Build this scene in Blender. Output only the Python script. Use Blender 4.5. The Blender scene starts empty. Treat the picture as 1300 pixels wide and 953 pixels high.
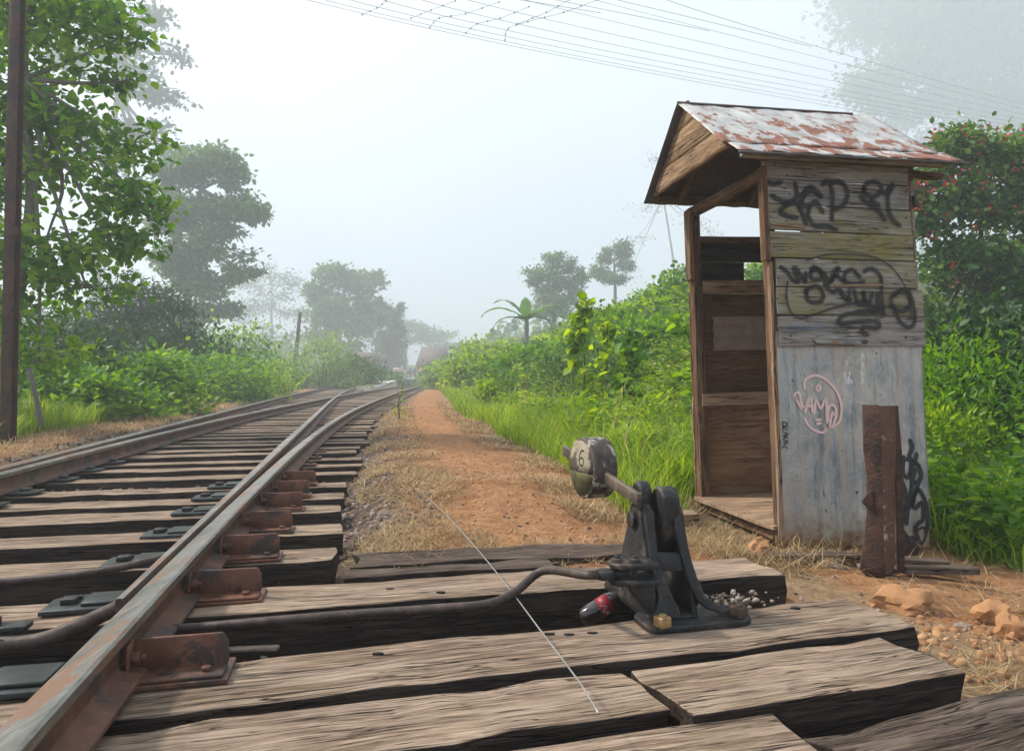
import bpy, math, random
import numpy as np
from mathutils import Vector, Matrix, noise
random.seed(7); RNG = np.random.default_rng(7)
R = math.radians
S = bpy.context.scene
COL = S.collection
# ------------------------------------------------------------------ camera
ZC = 0.74; PITCH = R(3.085); FPX = 900.0
cam_d = bpy.data.cameras.new('camera'); cam = bpy.data.objects.new('camera', cam_d); COL.objects.link(cam)
cam.location = (0, 0, ZC); cam.rotation_euler = (R(90) + PITCH, 0, 0)
cam_d.sensor_width = 36; cam_d.lens = FPX / 1300 * 36; cam_d.shift_y = -45 / 1300
cam_d.clip_start = 0.05; cam_d.clip_end = 2000
S.camera = cam
# ------------------------------------------------------------------ world, sun, exposure
SUN_EL, SUN_AZ = R(45), R(-78)          # azimuth measured from +Y towards +X: light comes from the left, a little ahead
W = bpy.data.worlds.new('World'); S.world = W; W.use_nodes = True
nt = W.node_tree; nt.nodes.clear()
sky = nt.nodes.new('ShaderNodeTexSky'); sky.sky_type = 'NISHITA'; sky.sun_disc = False
sky.sun_elevation = SUN_EL; sky.sun_rotation = SUN_AZ; sky.dust_density = 4; sky.air_density = 1.0
b1 = nt.nodes.new('ShaderNodeBackground'); b1.inputs[1].default_value = 0.05
b2 = nt.nodes.new('ShaderNodeBackground'); b2.inputs[1].default_value = 0.37
tc = nt.nodes.new('ShaderNodeTexCoord'); nz = nt.nodes.new('ShaderNodeTexNoise'); nz.inputs['Scale'].default_value = 1.1
nz.inputs['Detail'].default_value = 2
cr = nt.nodes.new('ShaderNodeValToRGB')
cr.color_ramp.elements[0].position = .35; cr.color_ramp.elements[0].color = (.56, .72, .92, 1)
cr.color_ramp.elements[1].position = .65; cr.color_ramp.elements[1].color = (.88, .94, 1.0, 1)
add = nt.nodes.new('ShaderNodeAddShader'); out = nt.nodes.new('ShaderNodeOutputWorld')
L = nt.links.new
L(sky.outputs[0], b1.inputs[0]); L(tc.outputs['Generated'], nz.inputs[0]); L(nz.outputs[0], cr.inputs[0]); L(cr.outputs[0], b2.inputs[0])
L(b1.outputs[0], add.inputs[0]); L(b2.outputs[0], add.inputs[1]); L(add.outputs[0], out.inputs[0])
sd = bpy.data.lights.new('sun', 'SUN'); sd.energy = 5.0; sd.angle = R(5); sd.color = (1.0, .93, .82)
sun = bpy.data.objects.new('sun', sd); COL.objects.link(sun)
sdir = Vector((math.sin(SUN_AZ) * math.cos(SUN_EL), math.cos(SUN_AZ) * math.cos(SUN_EL), math.sin(SUN_EL)))
sun.rotation_euler = sdir.to_track_quat('Z', 'Y').to_euler(); sun.location = sdir * 30
S.view_settings.view_transform = 'Standard'; S.view_settings.look = 'None'
S.view_settings.exposure = 0.72; S.view_settings.gamma = 1.0; S.view_settings.use_curve_mapping = False
S.cycles.use_denoising = True; S.cycles.max_bounces = 8; S.cycles.volume_bounces = 4; S.cycles.transparent_max_bounces = 24
S.cycles.use_adaptive_sampling = True; S.cycles.adaptive_threshold = .02
S.cycles.sample_clamp_indirect = 4

# ------------------------------------------------------------------ helpers: real positions measured from the photograph
def ray(px, py):
    x = (px - 650) / FPX; u = (431.5 - py) / FPX
    return Vector((x, math.cos(PITCH) - math.sin(PITCH) * u, math.sin(PITCH) + math.cos(PITCH) * u))
def D(px, py, Y):
    r = ray(px, py); return Vector((0, 0, ZC)) + r * (Y / r.y)
def G(px, py, z):
    r = ray(px, py); return Vector((0, 0, ZC)) + r * ((z - ZC) / r.z)

# track frame: s along the track, o to the right of the right-hand rail
TO = Vector((-.873, 1.39)); TH = R(12.5)
TD = Vector((-math.sin(TH), math.cos(TH))); TN = Vector((math.cos(TH), math.sin(TH)))
def bcurve(s):
    s = np.maximum(s, 0); return np.where(s < 14, .0036 * s * s, .7056 + .1008 * (s - 14))
def acurve(s): return .0007 * np.maximum(s - 15, 0) ** 2
def so2xy(s, o): return (TO.x + TD.x * s + TN.x * o, TO.y + TD.y * s + TN.y * o)
def xy2so(x, y):
    dx = x - TO.x; dy = y - TO.y
    return dx * TD.x + dy * TD.y, dx * TN.x + dy * TN.y
def smooth(a, b, x):
    t = np.clip((x - a) / (b - a), 0, 1); return t * t * (3 - 2 * t)
def vnoise(x, y, f, seed=0):
    x = np.asarray(x) * f + seed * 17.3; y = np.asarray(y) * f - seed * 9.1
    xi = np.floor(x); yi = np.floor(y); xf = x - xi; yf = y - yi
    def h(a, b):
        v = np.sin(a * 127.1 + b * 311.7 + seed * 7.7) * 43758.5453; return v - np.floor(v)
    u = xf * xf * (3 - 2 * xf); v = yf * yf * (3 - 2 * yf)
    return (h(xi, yi) * (1 - u) + h(xi + 1, yi) * u) * (1 - v) + (h(xi, yi + 1) * (1 - u) + h(xi + 1, yi + 1) * u) * v
def bound_r(s): return 2.3 + .9 * (bcurve(s) + acurve(s)) + .3 * (vnoise(s, s * 0, .45, 3) - .5)
def ground_z(x, y):
    x = np.asarray(x, float); y = np.asarray(y, float)
    s, o = xy2so(x, y); a = acurve(s); cR = a + bcurve(s)
    left_edge = -1.746 + a
    z = -.15 + .075 * smooth(1.5, 3.6, s)
    z = z + .10 * smooth(cR + .42, cR + .75, o) * 1.0 + .10 * smooth(-left_edge + .3, -left_edge + .8, -o)
    d = o - bound_r(s)
    z = z - .05 * smooth(-.9, .6, d)
    d0 = 2.6 - 1.9 * smooth(4, 9, s)
    r = np.maximum(d - d0, 0)
    far = smooth(60, 110, y)
    z = z + (.42 * np.minimum(r, 7) + .25 * np.clip(r - 7, 0, 12) + .10 * np.maximum(r - 19, 0)).clip(0, 14) * smooth(1.5, 8, s) * (1 - .6 * far) * (1 - .85 * smooth(.36, .62, x / np.maximum(y, .5)) * (1 - smooth(22, 45, y)))
    dl = (-o) - (3.4 - left_edge - 1.746)
    z = z + .05 * np.minimum(np.maximum(dl, 0), 30) * smooth(-2, 3, s)
    z = z - .12 * smooth(.6, 2.4, d) * (1 - smooth(3, 6, s))
    z = z - .05 * smooth(1.5, 2.1, o) * (1 - smooth(3, 5, s))
    z = np.minimum(z, np.where((s < 3), -.17 + .30 * np.maximum(smooth(1.08, 1.5, s), smooth(1.95, 2.4, o)), 9))
    off = smooth(cR + .6, cR + 1, o) + smooth(-left_edge + .6, -left_edge + 1, -o)
    z = z + off.clip(0, 1) * ((vnoise(x, y, 1.3, 1) - .5) * .05 + (vnoise(x, y, 5, 2) - .5) * .03 + (vnoise(x, y, 16, 6) - .5) * .012) + (vnoise(x, y, 13, 5) - .5) * .008
    return z
def gz(x, y): return float(ground_z(np.array([x]), np.array([y]))[0])

# ------------------------------------------------------------------ helpers: objects
def mesh(name, V, F, mat=None, parent=None, smooth_=False, var=None, uv=None):
    me = bpy.data.meshes.new(name)
    V = np.asarray(V, np.float32); me.vertices.add(len(V)); me.vertices.foreach_set('co', V.ravel())
    if isinstance(F, np.ndarray):
        k = F.shape[1]; n = len(F); idx = F.astype(np.int32).ravel(); tot = np.full(n, k, np.int32)
    else:
        idx = np.array([i for f in F for i in f], np.int32); tot = np.array([len(f) for f in F], np.int32); n = len(F)
    st = np.concatenate([[0], np.cumsum(tot)[:-1]]).astype(np.int32)
    me.loops.add(len(idx)); me.loops.foreach_set('vertex_index', idx)
    me.polygons.add(n); me.polygons.foreach_set('loop_start', st); me.polygons.foreach_set('loop_total', tot)
    me.update(calc_edges=True)
    if smooth_: me.polygons.foreach_set('use_smooth', np.ones(n, bool))
    if var is not None:
        a = me.attributes.new('var', 'FLOAT', 'POINT'); a.data.foreach_set('value', np.asarray(var, np.float32))
    if uv is not None:
        l = me.uv_layers.new(name='UVMap'); l.data.foreach_set('uv', np.asarray(uv, np.float32)[idx].ravel())
    me.validate()
    o = bpy.data.objects.new(name, me); COL.objects.link(o)
    if mat is not None:
        for m in (mat if isinstance(mat, (list, tuple)) else [mat]): me.materials.append(m)
    if parent is not None: o.parent = parent
    return o
def tag(o, label=None, cat=None, group=None, kind=None):
    if label: o['label'] = label
    if cat: o['category'] = cat
    if group: o['group'] = group
    if kind: o['kind'] = kind
    return o
def empty(name, loc=(0, 0, 0), rz=0, **k):
    o = bpy.data.objects.new(name, None); COL.objects.link(o); o.location = loc; o.rotation_euler = (0, 0, rz); o.empty_display_size = .1
    return tag(o, **k)
def copy_tree(o, parent=None):
    c = o.copy(); COL.objects.link(c); c.parent = parent
    for ch in list(o.children): copy_tree(ch, c)
    return c
class MB:                                # collects geometry for one mesh
    def __init__(s): s.V = []; s.F = []; s.n = 0
    def add(s, V, F):
        V = np.asarray(V, float).reshape(-1, 3); s.V.append(V); s.F += [tuple(int(i) + s.n for i in f) for f in F]; s.n += len(V); return s
    def box(s, c, d, rot=None, jit=0):
        c = Vector(c); V = []
        for x in (-.5, .5):
            for y in (-.5, .5):
                for z in (-.5, .5):
                    v = Vector((x * d[0], y * d[1], z * d[2]))
                    if jit: v += Vector((random.uniform(-jit, jit), random.uniform(-jit, jit), random.uniform(-jit, jit)))
                    if rot is not None: v = rot @ v
                    V.append(c + v)
        return s.add(V, [(0, 1, 3, 2), (4, 6, 7, 5), (0, 4, 5, 1), (2, 3, 7, 6), (0, 2, 6, 4), (1, 5, 7, 3)])
    def prism(s, poly, axis, t0, t1):    # poly in the plane normal to axis
        n = len(poly); V = []
        for t in (t0, t1):
            for a, b in poly: V.append({'x': (t, a, b), 'y': (a, t, b), 'z': (a, b, t)}[axis])
        F = [tuple(range(n))[::-1], tuple(range(n, 2 * n))] + [(i, (i + 1) % n, n + (i + 1) % n, n + i) for i in range(n)]
        return s.add(V, F)
    def tube(s, pts, rad, k=8, cap=True):
        V, F = tube(pts, rad, k, cap); return s.add(V, F)
    def cyl(s, a, b, r, k=14): return s.tube([a, b], [r, r], k)
    def build(s, name, mat, parent=None, bevel=0, smooth_=False, seg=2):
        o = mesh(name, np.concatenate(s.V), s.F, mat, parent, smooth_)
        if bevel:
            import bmesh
            bm = bmesh.new(); bm.from_mesh(o.data); bmesh.ops.recalc_face_normals(bm, faces=bm.faces); bm.to_mesh(o.data); bm.free()
            m = o.modifiers.new('bevel', 'BEVEL'); m.width = bevel; m.segments = seg; m.limit_method = 'ANGLE'; m.angle_limit = R(35)
        return o
def tube(pts, rad, k=8, cap=True):
    P = np.array([tuple(p) for p in pts], float); n = len(P)
    if np.isscalar(rad): rad = [rad] * n
    T = np.gradient(P, axis=0) if n > 1 else np.zeros_like(P)
    T /= np.linalg.norm(T, axis=1)[:, None] + 1e-9
    up = np.array([0, 0, 1.]) if abs(T[0][2]) < .9 else np.array([1., 0, 0])
    V = []; u = None
    for i in range(n):
        if u is None: u = np.cross(T[i], up)
        else: u = u - T[i] * np.dot(u, T[i])
        u /= np.linalg.norm(u) + 1e-9; v = np.cross(T[i], u)
        for j in range(k):
            a = 2 * math.pi * j / k; V.append(P[i] + rad[i] * (u * math.cos(a) + v * math.sin(a)))
    F = [(i * k + j, i * k + (j + 1) % k, (i + 1) * k + (j + 1) % k, (i + 1) * k + j) for i in range(n - 1) for j in range(k)]
    if cap: F += [tuple(range(k))[::-1], tuple(range((n - 1) * k, n * k))]
    return V, F
def catmull(P, m=8):
    P = [np.array(tuple(p), float) for p in P]
    if len(P) < 3: return P
    Q = [2 * P[0] - P[1]] + P + [2 * P[-1] - P[-2]]; out_ = []
    for i in range(1, len(Q) - 2):
        a, b, c, d = Q[i - 1:i + 3]
        for t in np.linspace(0, 1, m, endpoint=False):
            out_.append(.5 * ((2 * b) + (c - a) * t + (2 * a - 5 * b + 4 * c - d) * t * t + (3 * b - 3 * c + d - a) * t ** 3))
    out_.append(P[-1]); return out_
def timber(name, size, mat, parent=None, loc=(0, 0, 0), rot=(0, 0, 0), rough=.006, seg=.12, bevel=.006, droop=0.0, matside=None, endcut=0.0):
    """a worn plank or baulk, long axis local X, centred"""
    Lx, Wy, Tz = size; nx = max(2, int(Lx / seg)); ny = max(1, int(Wy / .06)); nz_ = max(1, int(Tz / .06))
    off = random.uniform(0, 100); V = {}; VL = []; F = []; M = []
    def vid(i, j, k):
        if (i, j, k) not in V:
            p = Vector(((i / nx - .5) * Lx, (j / ny - .5) * Wy, (k / nz_ - .5) * Tz))
            q = Vector((p.x * 2.2 + off, p.y * 9, p.z * 9)); d = noise.noise_vector(q) * rough
            q2 = Vector((p.x * 9 + off, p.y * 25, p.z * 25)); d += noise.noise_vector(q2) * rough * .5
            if i in (0, nx): d.x += noise.noise(Vector((p.y * 30, p.z * 20, off))) * (rough * 4 + endcut)
            if rough > .004 and k == nz_:
                ch = noise.noise(Vector((p.x * 5 + off, 3.3 * (j in (0,)), 7))); d.z -= (.010 if j in (0, ny) else 0) * max(0, ch) * rough / .006
                sp = noise.noise(Vector((p.x * 1.3 + off, p.y * 40, 2))); d.z -= .004 * max(0, sp) * rough / .006
            d.z -= droop * (2 * p.x / Lx) ** 2
            V[(i, j, k)] = len(VL); VL.append(p + d)
        return V[(i, j, k)]
    for i in range(nx):
        for j in range(ny): F.append((vid(i, j, nz_), vid(i + 1, j, nz_), vid(i + 1, j + 1, nz_), vid(i, j + 1, nz_))); M.append(0)
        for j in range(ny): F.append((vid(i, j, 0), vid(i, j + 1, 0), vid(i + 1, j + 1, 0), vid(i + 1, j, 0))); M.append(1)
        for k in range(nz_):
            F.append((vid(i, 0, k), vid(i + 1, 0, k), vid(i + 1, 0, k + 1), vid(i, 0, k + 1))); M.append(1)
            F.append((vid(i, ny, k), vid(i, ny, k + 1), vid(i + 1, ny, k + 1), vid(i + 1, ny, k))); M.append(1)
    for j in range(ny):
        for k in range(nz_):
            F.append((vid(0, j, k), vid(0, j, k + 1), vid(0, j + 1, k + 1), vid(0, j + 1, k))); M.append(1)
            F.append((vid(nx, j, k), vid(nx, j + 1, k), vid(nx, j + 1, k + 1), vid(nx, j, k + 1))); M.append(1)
    o = mesh(name, [tuple(v) for v in VL], F, [mat, matside] if matside else mat, parent)
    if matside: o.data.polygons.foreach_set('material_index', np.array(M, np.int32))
    o.data.polygons.foreach_set('use_smooth', np.ones(len(F), bool))
    o.location = loc; o.rotation_euler = rot
    if bevel:
        m = o.modifiers.new('bevel', 'BEVEL'); m.width = bevel; m.segments = 2; m.limit_method = 'ANGLE'; m.angle_limit = R(50)
        w = o.modifiers.new('wn', 'WEIGHTED_NORMAL')
    return o
def rock(r, seed, sq=(1, .8, .6), sub=2):
    import bmesh
    bm = bmesh.new(); bmesh.ops.create_icosphere(bm, subdivisions=sub, radius=1)
    V = []
    for v in bm.verts:
        p = v.co.copy(); q = p * 1.1 + Vector((seed * 3.1, seed, 0)); p *= 1 + .45 * noise.noise(q) + .12 * noise.noise(q * 3)
        c = Vector((round(p.x * 1.6) / 1.6, round(p.y * 1.6) / 1.6, round(p.z * 1.6) / 1.6)); p = p.lerp(c, .28)
        V.append((p.x * r * sq[0], p.y * r * sq[1], p.z * r * sq[2]))
    F = [tuple(v.index for v in f.verts) for f in bm.faces]; bm.free(); return np.array(V), F

# ------------------------------------------------------------------ materials
def M_(name):
    m = bpy.data.materials.new(name); m.use_nodes = True; n = m.node_tree; n.nodes.clear()
    o = n.nodes.new('ShaderNodeOutputMaterial'); p = n.nodes.new('ShaderNodeBsdfPrincipled'); n.links.new(p.outputs[0], o.inputs[0])
    return m, n, p, o
def N(n, t, **k):
    x = n.nodes.new(t)
    for a, v in k.items():
        if a in x.inputs.keys(): x.inputs[a].default_value = v
        else: setattr(x, a, v)
    return x
def ramp(n, src, stops):
    c = n.nodes.new('ShaderNodeValToRGB'); e = c.color_ramp.elements
    while len(e) < len(stops): e.new(.5)
    for i, (p, col) in enumerate(stops):
        e[i].position = p; e[i].color = (*col, 1) if len(col) == 3 else col
    n.links.new(src, c.inputs[0]); return c.outputs[0]
def mapped(n, scale=(1, 1, 1), coord='Object', rnd=True):
    t = n.nodes.new('ShaderNodeTexCoord'); m = n.nodes.new('ShaderNodeMapping'); m.inputs['Scale'].default_value = scale
    n.links.new(t.outputs[coord], m.inputs[0])
    if rnd:
        oi = n.nodes.new('ShaderNodeObjectInfo'); mu = N(n, 'ShaderNodeMath', operation='MULTIPLY'); mu.inputs[1].default_value = 57.0
        n.links.new(oi.outputs['Random'], mu.inputs[0]); n.links.new(mu.outputs[0], m.inputs['Location'])
    return m.outputs[0]
def noise_t(n, vec, scale=5, detail=5, rough=.6, dist=0):
    x = N(n, 'ShaderNodeTexNoise', Scale=scale, Detail=detail, Roughness=rough, Distortion=dist); n.links.new(vec, x.inputs['Vector']); return x.outputs[0]
def mix(n, fac, a, b, mode='MIX'):
    x = n.nodes.new('ShaderNodeMix'); x.data_type = 'RGBA'; x.blend_type = mode
    for v, i in ((fac, 0), (a, 6), (b, 7)):
        if isinstance(v, (int, float)): x.inputs[i].default_value = v
        elif isinstance(v, tuple): x.inputs[i].default_value = (*v, 1) if len(v) == 3 else v
        else: n.links.new(v, x.inputs[i])
    return x.outputs[2]
def math_(n, op, a, b=None):
    x = N(n, 'ShaderNodeMath', operation=op)
    for i, v in enumerate((a, b)):
        if v is None: continue
        if isinstance(v, (int, float)): x.inputs[i].default_value = v
        else: n.links.new(v, x.inputs[i])
    return x.outputs[0]
def bump(n, p, h, strength=.5, dist=.01):
    b = N(n, 'ShaderNodeBump', Strength=strength, Distance=dist); n.links.new(h, b.inputs['Height']); n.links.new(b.outputs[0], p.inputs['Normal'])
def wood(name, dark, mid, light, crack=.5, moss=0, rough=.85, bumpd=.008, stain=None):
    m, n, p, o = M_(name)
    g = noise_t(n, mapped(n, (1.8, 60, 60)), 1, 8, .75, .9)
    g2 = noise_t(n, mapped(n, (9, 190, 190)), 1, 4, .6)
    big = noise_t(n, mapped(n, (2.5, 6, 6)), 1, 4, .6)
    ck = noise_t(n, mapped(n, (1.3, 48, 30)), 1, 3, .45, 1.2)
    ckm = ramp(n, ck, [(.60 - .1 * crack, (0, 0, 0)), (.65 - .1 * crack, (1, 1, 1)), (.72, (1, 1, 1)), (.76, (.4, .4, .4))]) if crack else None
    c = ramp(n, g, [(.3, dark), (.5, mid), (.68, light)])
    c = mix(n, ramp(n, g2, [(.38, (1, 1, 1)), (.6, (0, 0, 0))]), c, dark)
    c = mix(n, .55, c, ramp(n, big, [(.3, (.45, .43, .42)), (.6, (1.05, 1.0, .95))]), 'MULTIPLY')
    kn = N(n, 'ShaderNodeTexVoronoi', Scale=1.0, Randomness=1.0); n.links.new(mapped(n, (3.0, 9, 9)), kn.inputs['Vector'])
    c = mix(n, math_(n, 'MULTIPLY', ramp(n, kn.outputs['Distance'], [(.06, (1, 1, 1)), (.16, (0, 0, 0))]), .6), c, dark)
    pale = ramp(n, noise_t(n, mapped(n, (1.6, 14, 14)), 1.4, 6, .7), [(.45, (0, 0, 0)), (.68, (1, 1, 1))]); c = mix(n, math_(n, 'MULTIPLY', pale, .45), c, tuple(min(1, v * 1.25) for v in light))
    if crack:
        l2 = ramp(n, noise_t(n, mapped(n, (.5, 26, 20)), 1, 3, .5, .8), [(.488, (0, 0, 0)), (.496, (1, 1, 1)), (.502, (1, 1, 1)), (.508, (0, 0, 0))]); c = mix(n, math_(n, 'MULTIPLY', l2, .85 * min(1, crack)), c, (.015, .011, .009))
        line = ramp(n, ck, [(.470, (0, 0, 0)), (.484, (1, 1, 1)), (.492, (1, 1, 1)), (.506, (0, 0, 0))])
        gate = ramp(n, noise_t(n, mapped(n, (2.6, 9, 9)), 1.3, 2), [(.44, (0, 0, 0)), (.52, (1, 1, 1))])
        cm = mix(n, 1.0, line, gate, 'MULTIPLY'); c = mix(n, cm, c, (.012, .009, .008))
    if moss:
        mm = ramp(n, noise_t(n, mapped(n, (5, 9, 9)), 1.2, 7, .75), [(.5 - moss * .2, (0, 0, 0)), (.72 - moss * .2, (1, 1, 1))])
        c = mix(n, math_(n, 'MULTIPLY', mm, .75), c, (.22, .20, .045))
    if stain:
        mm = ramp(n, noise_t(n, mapped(n, (2, 4, 4)), 1.2, 5, .7), [(.42, (0, 0, 0)), (.62, (1, 1, 1))])
        c = mix(n, math_(n, 'MULTIPLY', mm, .7), c, stain)
    n.links.new(c, p.inputs['Base Color']); p.inputs['Roughness'].default_value = rough; p.inputs['Specular IOR Level'].default_value = .15
    h = math_(n, 'ADD', math_(n, 'MULTIPLY', g, .6), math_(n, 'MULTIPLY', g2, .4))
    if crack: h = math_(n, 'SUBTRACT', h, math_(n, 'MULTIPLY', cm, 1.2))
    bump(n, p, h, .9, bumpd); return m
def metal(name, a, b, rust=None, rustamt=.5, rough=(.35, .7), metallic=.6, scale=8, stretch=(1, 1, 1), bumpd=.003, moss=None):
    m, n, p, o = M_(name)
    v = mapped(n, stretch); t = noise_t(n, v, scale, 6, .65); t2 = noise_t(n, v, scale * 6, 4, .6)
    c = ramp(n, t, [(.35, a), (.65, b)])
    c = mix(n, .5, c, ramp(n, t2, [(.35, (.6, .6, .6)), (.65, (1.1, 1.1, 1.1))]), 'MULTIPLY')
    met = metallic
    if rust:
        rm = ramp(n, noise_t(n, v, scale * .6, 7, .75, .4), [(.62 - .3 * rustamt, (0, 0, 0)), (.68 - .3 * rustamt, (1, 1, 1))])
        c = mix(n, rm, c, rust); met = math_(n, 'MULTIPLY', math_(n, 'SUBTRACT', 1.0, rm), metallic)
    if moss:
        mm = ramp(n, noise_t(n, v, scale * .5, 5, .7), [(.45, (0, 0, 0)), (.6, (1, 1, 1))]); c = mix(n, math_(n, 'MULTIPLY', mm, .8), c, moss)
    n.links.new(c, p.inputs['Base Color'])
    if isinstance(met, float) or isinstance(met, int): p.inputs['Metallic'].default_value = met
    else: n.links.new(met, p.inputs['Metallic'])
    rr = N(n, 'ShaderNodeMapRange'); rr.inputs['To Min'].default_value = rough[0]; rr.inputs['To Max'].default_value = rough[1]
    n.links.new(t, rr.inputs[0]); n.links.new(rr.outputs[0], p.inputs['Roughness'])
    bump(n, p, math_(n, 'ADD', t, math_(n, 'MULTIPLY', t2, .5)), .6, bumpd); return m
def leaf_mat(name, c0, c1, c2, trans=.35, clump=.8, rough=.5):
    m, n, p, o = M_(name)
    a = N(n, 'ShaderNodeAttribute'); a.attribute_name = 'var'
    t = N(n, 'ShaderNodeTexCoord'); ns = noise_t(n, t.outputs['Object'], clump, 3, .6)
    f = math_(n, 'ADD', math_(n, 'MULTIPLY', a.outputs['Fac'], .6), math_(n, 'MULTIPLY', ns, .55))
    c = ramp(n, f, [(.25, c0), (.55, c1), (.85, c2)])
    n.links.new(c, p.inputs['Base Color']); p.inputs['Roughness'].default_value = rough; p.inputs['Specular IOR Level'].default_value = .35
    tr = N(n, 'ShaderNodeBsdfTranslucent'); hs = N(n, 'ShaderNodeHueSaturation', Saturation=1.1, Value=1.6, Hue=.485); n.links.new(c, hs.inputs['Color'])
    n.links.new(hs.outputs[0], tr.inputs[0])
    ms = N(n, 'ShaderNodeMixShader'); ms.inputs[0].default_value = trans
    n.links.new(p.outputs[0], ms.inputs[1]); n.links.new(tr.outputs[0], ms.inputs[2]); n.links.new(ms.outputs[0], o.inputs[0]); return m
def plain(name, col, rough=.6, metallic=0):
    m, n, p, o = M_(name); t = noise_t(n, mapped(n), 12, 5)
    c = mix(n, .5, col, ramp(n, t, [(.3, (.6, .6, .6)), (.7, (1.15, 1.15, 1.15))]), 'MULTIPLY'); n.links.new(c, p.inputs['Base Color'])
    p.inputs['Roughness'].default_value = rough; p.inputs['Metallic'].default_value = metallic; bump(n, p, t, .3, .003); return m

MT = {}
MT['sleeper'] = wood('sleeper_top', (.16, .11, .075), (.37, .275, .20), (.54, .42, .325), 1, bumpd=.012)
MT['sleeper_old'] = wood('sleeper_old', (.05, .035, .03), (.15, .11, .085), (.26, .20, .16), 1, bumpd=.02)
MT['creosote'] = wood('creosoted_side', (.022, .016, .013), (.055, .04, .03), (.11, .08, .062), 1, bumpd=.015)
MT['board'] = wood('grey_board', (.19, .18, .165), (.33, .32, .30), (.46, .45, .42), .6, bumpd=.005)
MT['board_moss'] = wood('mossy_board', (.16, .15, .11), (.30, .28, .22), (.42, .40, .34), .6, moss=.6, bumpd=.005)
MT['board_half'] = wood('half_mossy_board', (.17, .16, .13), (.31, .30, .26), (.44, .42, .38), .6, moss=.3, bumpd=.005)
MT['board_warm'] = wood('warm_board', (.16, .09, .05), (.34, .22, .13), (.50, .36, .24), .6, bumpd=.005)
MT['post'] = wood('post_wood', (.07, .04, .025), (.18, .10, .06), (.33, .21, .13), .8, bumpd=.006)
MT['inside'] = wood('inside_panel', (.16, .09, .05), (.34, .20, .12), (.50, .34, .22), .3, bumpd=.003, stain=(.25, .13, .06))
MT['inside_dark'] = wood('dark_inside_panel', (.06, .03, .018), (.14, .075, .045), (.24, .14, .09), .3, bumpd=.003, stain=(.17, .08, .045))  # darker copy of the inside panel, its shadow put into the colour
MT['floorboard'] = wood('floor_board', (.25, .16, .10), (.42, .29, .19), (.55, .42, .30), .6, bumpd=.004)
MT['railside'] = metal('rusty_rail', (.10, .045, .03), (.21, .095, .06), (.05, .035, .03), .4, (.55, .85), .25, 9)
MT['railhead'] = metal('polished_rail_head', (.25, .235, .215), (.43, .41, .38), (.22, .125, .08), .40, (.24, .5), .85, 3, (9, 1, 9))
MT['brace'] = metal('rusty_brace', (.12, .05, .032), (.24, .105, .065), (.055, .035, .028), .35, (.5, .8), .3, 10)
MT['grease'] = metal('greasy_plate', (.035, .04, .04), (.10, .115, .12), (.02, .02, .018), .3, (.25, .55), .5, 14, moss=(.028, .034, .026))
MT['iron'] = metal('black_cast_iron', (.014, .015, .016), (.040, .040, .040), (.075, .055, .04), .28, (.3, .75), .3, 22, bumpd=.008)
MT['rod'] = metal('dull_rod', (.06, .045, .04), (.14, .10, .085), (.04, .025, .02), .4, (.4, .7), .5, 20)
MT['brass'] = metal('worn_brass_nut', (.30, .19, .07), (.52, .36, .16), (.15, .08, .04), .35, (.35, .6), .6, 30)
MT['barpaint'] = metal('worn_bar', (.10, .075, .055), (.22, .17, .13), (.06, .045, .04), .4, (.45, .7), .4, 20)
MT['weight'] = metal('flaking_weight', (.045, .035, .03), (.11, .085, .07), (.42, .38, .32), .30, (.6, .85), .1, 26)
MT['weightface'] = metal('painted_weight_face', (.24, .20, .13), (.38, .33, .23), (.07, .05, .035), .42, (.6, .85), 0, 16)
MT['weightmoss'] = metal('mossy_weight_face', (.07, .065, .025), (.13, .12, .04), (.04, .035, .02), .3, (.6, .85), 0, 20)
MT['pole'] = metal('rusted_pole', (.055, .025, .018), (.12, .05, .032), (.03, .018, .015), .4, (.6, .85), .2, 6)
MT['wire'] = metal('steel_wire', (.35, .34, .33), (.5, .5, .48), None, .3, (.35, .5), .8, 30)
MT['ohwire'] = plain('overhead_wire', (.20, .21, .22), .6)

def mat_rustroof():
    m, n, p, o = M_('rusty_galvanised_roof'); t = N(n, 'ShaderNodeTexCoord'); sp = N(n, 'ShaderNodeSeparateXYZ'); n.links.new(t.outputs['UV'], sp.inputs[0])
    v = mapped(n, (9, 2.4, 9), 'Object', False)
    r = noise_t(n, v, 1.25, 5, .55, .5); r2 = noise_t(n, mapped(n, (30, 5, 30), 'Object', False), 1.5, 5, .7)
    low = ramp(n, sp.outputs[1], [(.0, (.08, .08, .08)), (.22, (.07, .07, .07)), (.34, (0, 0, 0)), (1, (.0, .0, .0))])
    f = math_(n, 'ADD', math_(n, 'ADD', math_(n, 'MULTIPLY', r, .75), math_(n, 'MULTIPLY', r2, .28)), low)
    rm = ramp(n, f, [(.565, (0, 0, 0)), (.60, (1, 1, 1))])
    base = ramp(n, noise_t(n, mapped(n, (5, 1.4, 5), 'Object', False), 1.6, 5, .6), [(.3, (.33, .33, .32)), (.55, (.56, .56, .54)), (.75, (.72, .71, .68))])
    rust = ramp(n, noise_t(n, mapped(n, (8, 8, 8), 'Object', False), 2, 6, .7), [(.3, (.13, .045, .022)), (.6, (.30, .10, .045)), (.8, (.42, .18, .09))])
    halo = ramp(n, f, [(.50, (0, 0, 0)), (.60, (.6, .6, .6))])
    c = mix(n, halo, base, (.42, .33, .27)); c = mix(n, rm, c, rust); n.links.new(c, p.inputs['Base Color'])
    n.links.new(math_(n, 'MULTIPLY', math_(n, 'SUBTRACT', 1., rm), .25), p.inputs['Metallic']); p.inputs['Roughness'].default_value = .55
    bump(n, p, math_(n, 'ADD', rm, r2), .4, .002); return m
MT['roof'] = mat_rustroof()
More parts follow.
